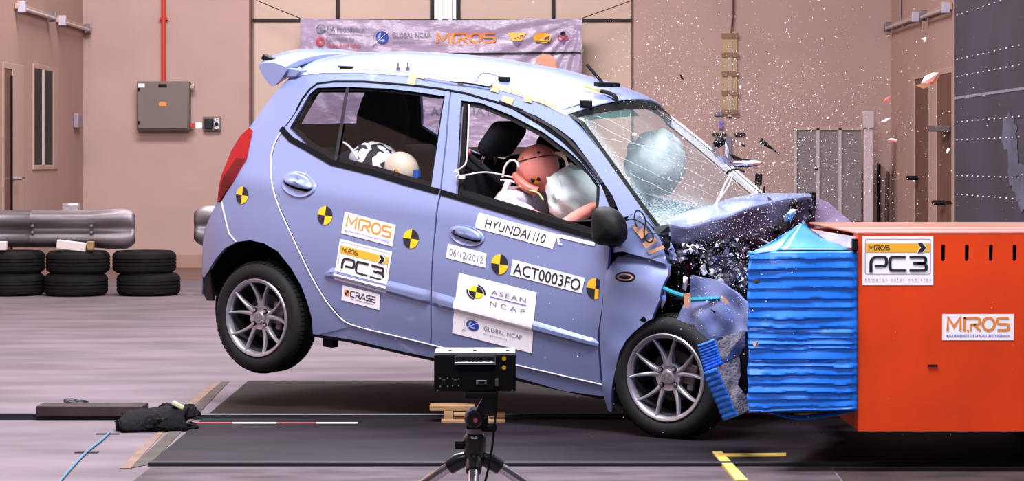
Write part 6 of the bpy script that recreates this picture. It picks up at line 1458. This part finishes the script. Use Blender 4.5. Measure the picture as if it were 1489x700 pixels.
mb = sphere((0, 0, 0), .093, 36, k=(1.06, .9, 1.0))
for i, p in enumerate(mb.v):
    x, y, z = p; f = max(0, x/.09); mb.v[i] = (x+.014*f*math.exp(-((z+.015)/.02)**2-(y/.015)**2)+.006*f*math.exp(-((z+.06)/.02)**2-(y/.03)**2)-.005*f*math.exp(-((z-.005)/.012)**2-((abs(y)-.03)/.015)**2), y, z)
h2 = mb.build('head', M['skin2'], cd, smooth=80, loc=ch); h2.rotation_euler = (0, .55, 0)
mb = MB(); mb.lathe([(0, -.006), (.010, -.005), (.013, 0)], 14, 'y', cy(565, 251, -.50)-V((0, -.015, 0))); mb.build('ear_bolt', M['steel'], cd)
tc_ = cy(575.5, 252, -.488)
for k, m in enumerate((M['yellow'], M['ink'], M['yellow'], M['ink'])):
    vs, fs = disc2(0, 0, .017, .020, k*pi/2+.3, (k+1)*pi/2+.3, 6); mb = MB(); mb.add([(tc_.x+x, tc_.y+.02*(x/.05)**2, tc_.z+y) for x, y in vs], fs); mb.build('target_sticker', m, cd, smooth=0)
tq = [cy(*p, -.475) for p in [(601, 248), (608, 247), (608, 258), (600, 259)]]; mb = MB(); mb.add(tq+[p+V((0, .02, 0)) for p in tq], [(0, 1, 2, 3), (0, 4, 5, 1), (1, 5, 6, 2), (2, 6, 7, 3), (3, 7, 4, 0)]); mb.build('blue_tape', M['blue'], cd, smooth=0)
# ================================================================== FLYING DEBRIS
def fl_piece(name, pts, Y, th, m, label, group=None, cat='debris', seed=1):
    q = [P(*p, Y+.03*noise.noise((p[0]*.2, p[1]*.2, seed))) for p in pts]; c = sum(q, V())/len(q); n = len(q)
    mid = V((0, -th*.8, 0)); mb = MB(); loc = [p-c for p in q]
    mb.add(loc+[mid]+[p*.92+V((0, th, 0)) for p in loc], [(i, (i+1) % n, n) for i in range(n)]+[(i+n+1, (i+1) % n+n+1, (i+1) % n, i) for i in range(n)]+[tuple(range(2*n, n, -1))])
    return tag(mb.build(name, m, smooth=20, loc=c), label, cat, group)
Yd = 10.6
tm = empty('torn_trim', P(1062, 226, Yd), 0, 'torn chrome and black trim piece flying above the far windscreen pillar', 'debris'); To = V(tm.location)
def tpiece(name, pts, m, dy=0, th=.012):
    q = [P(*p, Yd+dy)-To for p in pts]; n = len(q); c = sum(q, V())/n+V((0, -th, 0)); mb = MB(); mb.add(q+[c]+[p+V((0, th, 0)) for p in q], [(i, (i+1) % n, n) for i in range(n)]+[(i+n+1, (i+1) % n+n+1, (i+1) % n, i) for i in range(n)]+[tuple(range(2*n, n, -1))]); return mb.build(name, m, tm, smooth=0)
tpiece('black_boss', [(1037, 208), (1041, 201), (1049, 199), (1055, 203), (1054, 210), (1046, 215), (1040, 214)], M['black'], -.02, .02)
tpiece('arm', [(1034, 208), (1038, 212), (1042, 222), (1052, 228), (1058, 234), (1066, 240), (1066, 243), (1052, 238), (1040, 229), (1035, 219)], M['silver'])
tpiece('spike', [(1046, 200), (1050, 194), (1050, 201)], M['silver'], -.01)
tpiece('inner_arm', [(1052, 206), (1056, 208), (1060, 219), (1058, 230), (1054, 224), (1054, 214)], M['lens'], -.01)
tpiece('strip', [(1066, 236), (1080, 234), (1098, 233), (1108, 236), (1103, 240), (1086, 242), (1068, 241)], M['silver'], -.01)
tpiece('strip_edge', [(1060, 224), (1068, 225), (1078, 231), (1094, 233), (1080, 235), (1068, 233)], M['black'], .0)
tpiece('strip_edge', [(1066, 240), (1084, 241.5), (1100, 239.5), (1107, 236.5), (1108, 238), (1100, 241.5), (1084, 244), (1068, 243)], M['black'], .0)
st_ = empty('wiper_arm', P(1120, 215, 10.3), 0, 'black stick-like broken arm flying above the bonnet', 'debris'); So = V(st_.location)
mb = MB(); mb.tube([P(1106, 205, 10.3)-So, P(1114, 210, 10.3)-So, P(1122, 216, 10.3)-So, P(1135, 226, 10.3)-So], [.010, .010, .005, .002], 8); mb.build('rod', M['black'], st_)
mb = MB(); mb.tube([P(1105, 204, 10.28)-So, P(1110, 208, 10.28)-So], .013, 8); mb.build('pivot', M['blackgloss'], st_)
fl_piece('shard', [(1340, 121), (1345, 111), (1356, 106), (1364, 106), (1359, 115), (1349, 121)], 10.0, .020, mat('mirror_white', (.98, .97, 1), .3), 'large bright reflecting shard flying in front of the far brown doors')  # plain white colour stands in for a mirror-like reflection
for k, (pts, m, lb) in enumerate((([(1331, 124), (1338, 123), (1356, 119), (1367, 103), (1368, 106), (1360, 122), (1343, 129)], M['tape2'], 'brown sliver flying just under the bright reflecting shard'),
        ([(1284, 148), (1289, 142), (1294, 140), (1291, 147)], M['red'], 'small red shard flying high by the far right corner, uppermost of the red ones'),
        ([(1281, 177), (1288, 173), (1294, 172), (1287, 178)], M['white'], 'small white and red sliver flying left of the far doors'),
        ([(1290, 203), (1297, 201.5), (1305, 203), (1303, 206), (1295, 205)], M['white'], 'small curved white sliver flying, lowest one by the far right corner'),
        ([(1290, 204), (1297, 203), (1304, 205.5), (1296, 206.5)], M['red'], 'red sliver clinging under the lowest white sliver'),
        ([(988, 108), (991, 109), (995, 117), (990, 114)], M['black'], 'small black fragment flying in front of the plain wall above the windscreen'),
        ([(1077, 210), (1083, 210), (1083, 214), (1078, 213)], M['black'], 'tiny black fragment flying right of the torn chrome trim'),
        ([(1184, 246), (1190, 243), (1189, 249)], M['black'], 'tiny black fragment flying in front of the mesh partition'),
        ([(1374, 293), (1382, 292), (1386, 297), (1377, 298)], M['black'], 'black fragment flying above the orange barrier near the crash block'),
        ([(1371, 196), (1376, 197), (1372, 200)], M['mustard'], 'small tan fragment flying in front of the further brown door'),
        ([(1376, 220), (1379, 215), (1381, 218), (1377, 223)], M['white'], 'small white fragment flying below the door shelf at right'),
        ([(921, 193), (926, 195), (924, 199), (919, 197)], M['white'], 'white scrap flying in front of the windscreen'),
        ([(1094, 498), (1102, 496), (1103, 505), (1097, 506)], M['silver'], 'silver flake stuck against the lower blue barrier face'),
        ([(1093, 408), (1101, 406), (1106, 411), (1099, 414)], M['black'], 'black fragment against the upper left of the blue barrier face'),
        ([(929, 466), (936, 460), (941, 466), (937, 470)], M['black'], 'small dark fragment flying above the front wheel arch'),
        ([(1032, 449), (1041, 453), (1039, 457)], M['black'], 'small black fragment in front of the torn front wing'),
        ([(1074, 126), (1078, 124), (1077, 129)], M['white'], 'bright round fragment flying right of the tan wall strip'),
        ([(1342, 56), (1346, 54), (1345, 61)], M['white'], 'tiny bright fragment flying high near the right wall lamps'))):
    Yk = 10.2 if k < 12 else (9.05 if k in (12, 13) else (9.6 if k in (14, 15) else 10.4)); fl_piece('fragment', pts, Yk, .006, m, lb, None, 'fragment', k)
# glass spray: uncountable crumbs, dense over the bonnet and windscreen
rnd = random.Random(11); mbs = MB()
def crumb(p, s):
    vs = [p+V((rnd.uniform(-1, 1), rnd.uniform(-1, 1), rnd.uniform(-1, 1)))*s for _ in range(4)]
    mbs.add(vs, [(0, 1, 2), (0, 2, 3), (0, 3, 1), (1, 3, 2)])
n = 0
while n < 6500:
    px, py = rnd.gauss(1080, 120), rnd.gauss(230, 100)
    if px < 860 or px > 1440 or py < -10 or py > 640: continue
    if px < 1000 and py > 300: continue
    if px < 960 and py > 150 and rnd.random() < .6: continue
    crumb(P(px, py, rnd.uniform(9.5, 10.6)), rnd.choice((.0012, .0015, .0019, .0028))); n += 1
for _ in range(1700):   # crumbs over the crushed nose
    px, py = rnd.gauss(1075, 55), rnd.gauss(365, 55)
    if px < 960 or px > 1245: continue
    crumb(P(px, py, rnd.uniform(9.05, 9.5)), rnd.choice((.0012, .0015, .002, .0028)))
for _ in range(350):
    px, py = rnd.uniform(760, 1489), rnd.uniform(0, 640); crumb(P(px, py, rnd.uniform(9.0, 9.6)), rnd.choice((.0014, .002)))
for _ in range(500):
    px, py = rnd.gauss(950, 40), rnd.gauss(90, 60); crumb(P(px, py, rnd.uniform(10.2, 10.8)), rnd.choice((.0012, .002)))
gm = mat('glass_crumb', (.92, .92, 1), .15, 0, coat=1)
o = mbs.build('glass_spray', gm, smooth=0); tag(o, 'spray of bright glass crumbs flying around the crushed nose', 'glass crumbs', kind='stuff')
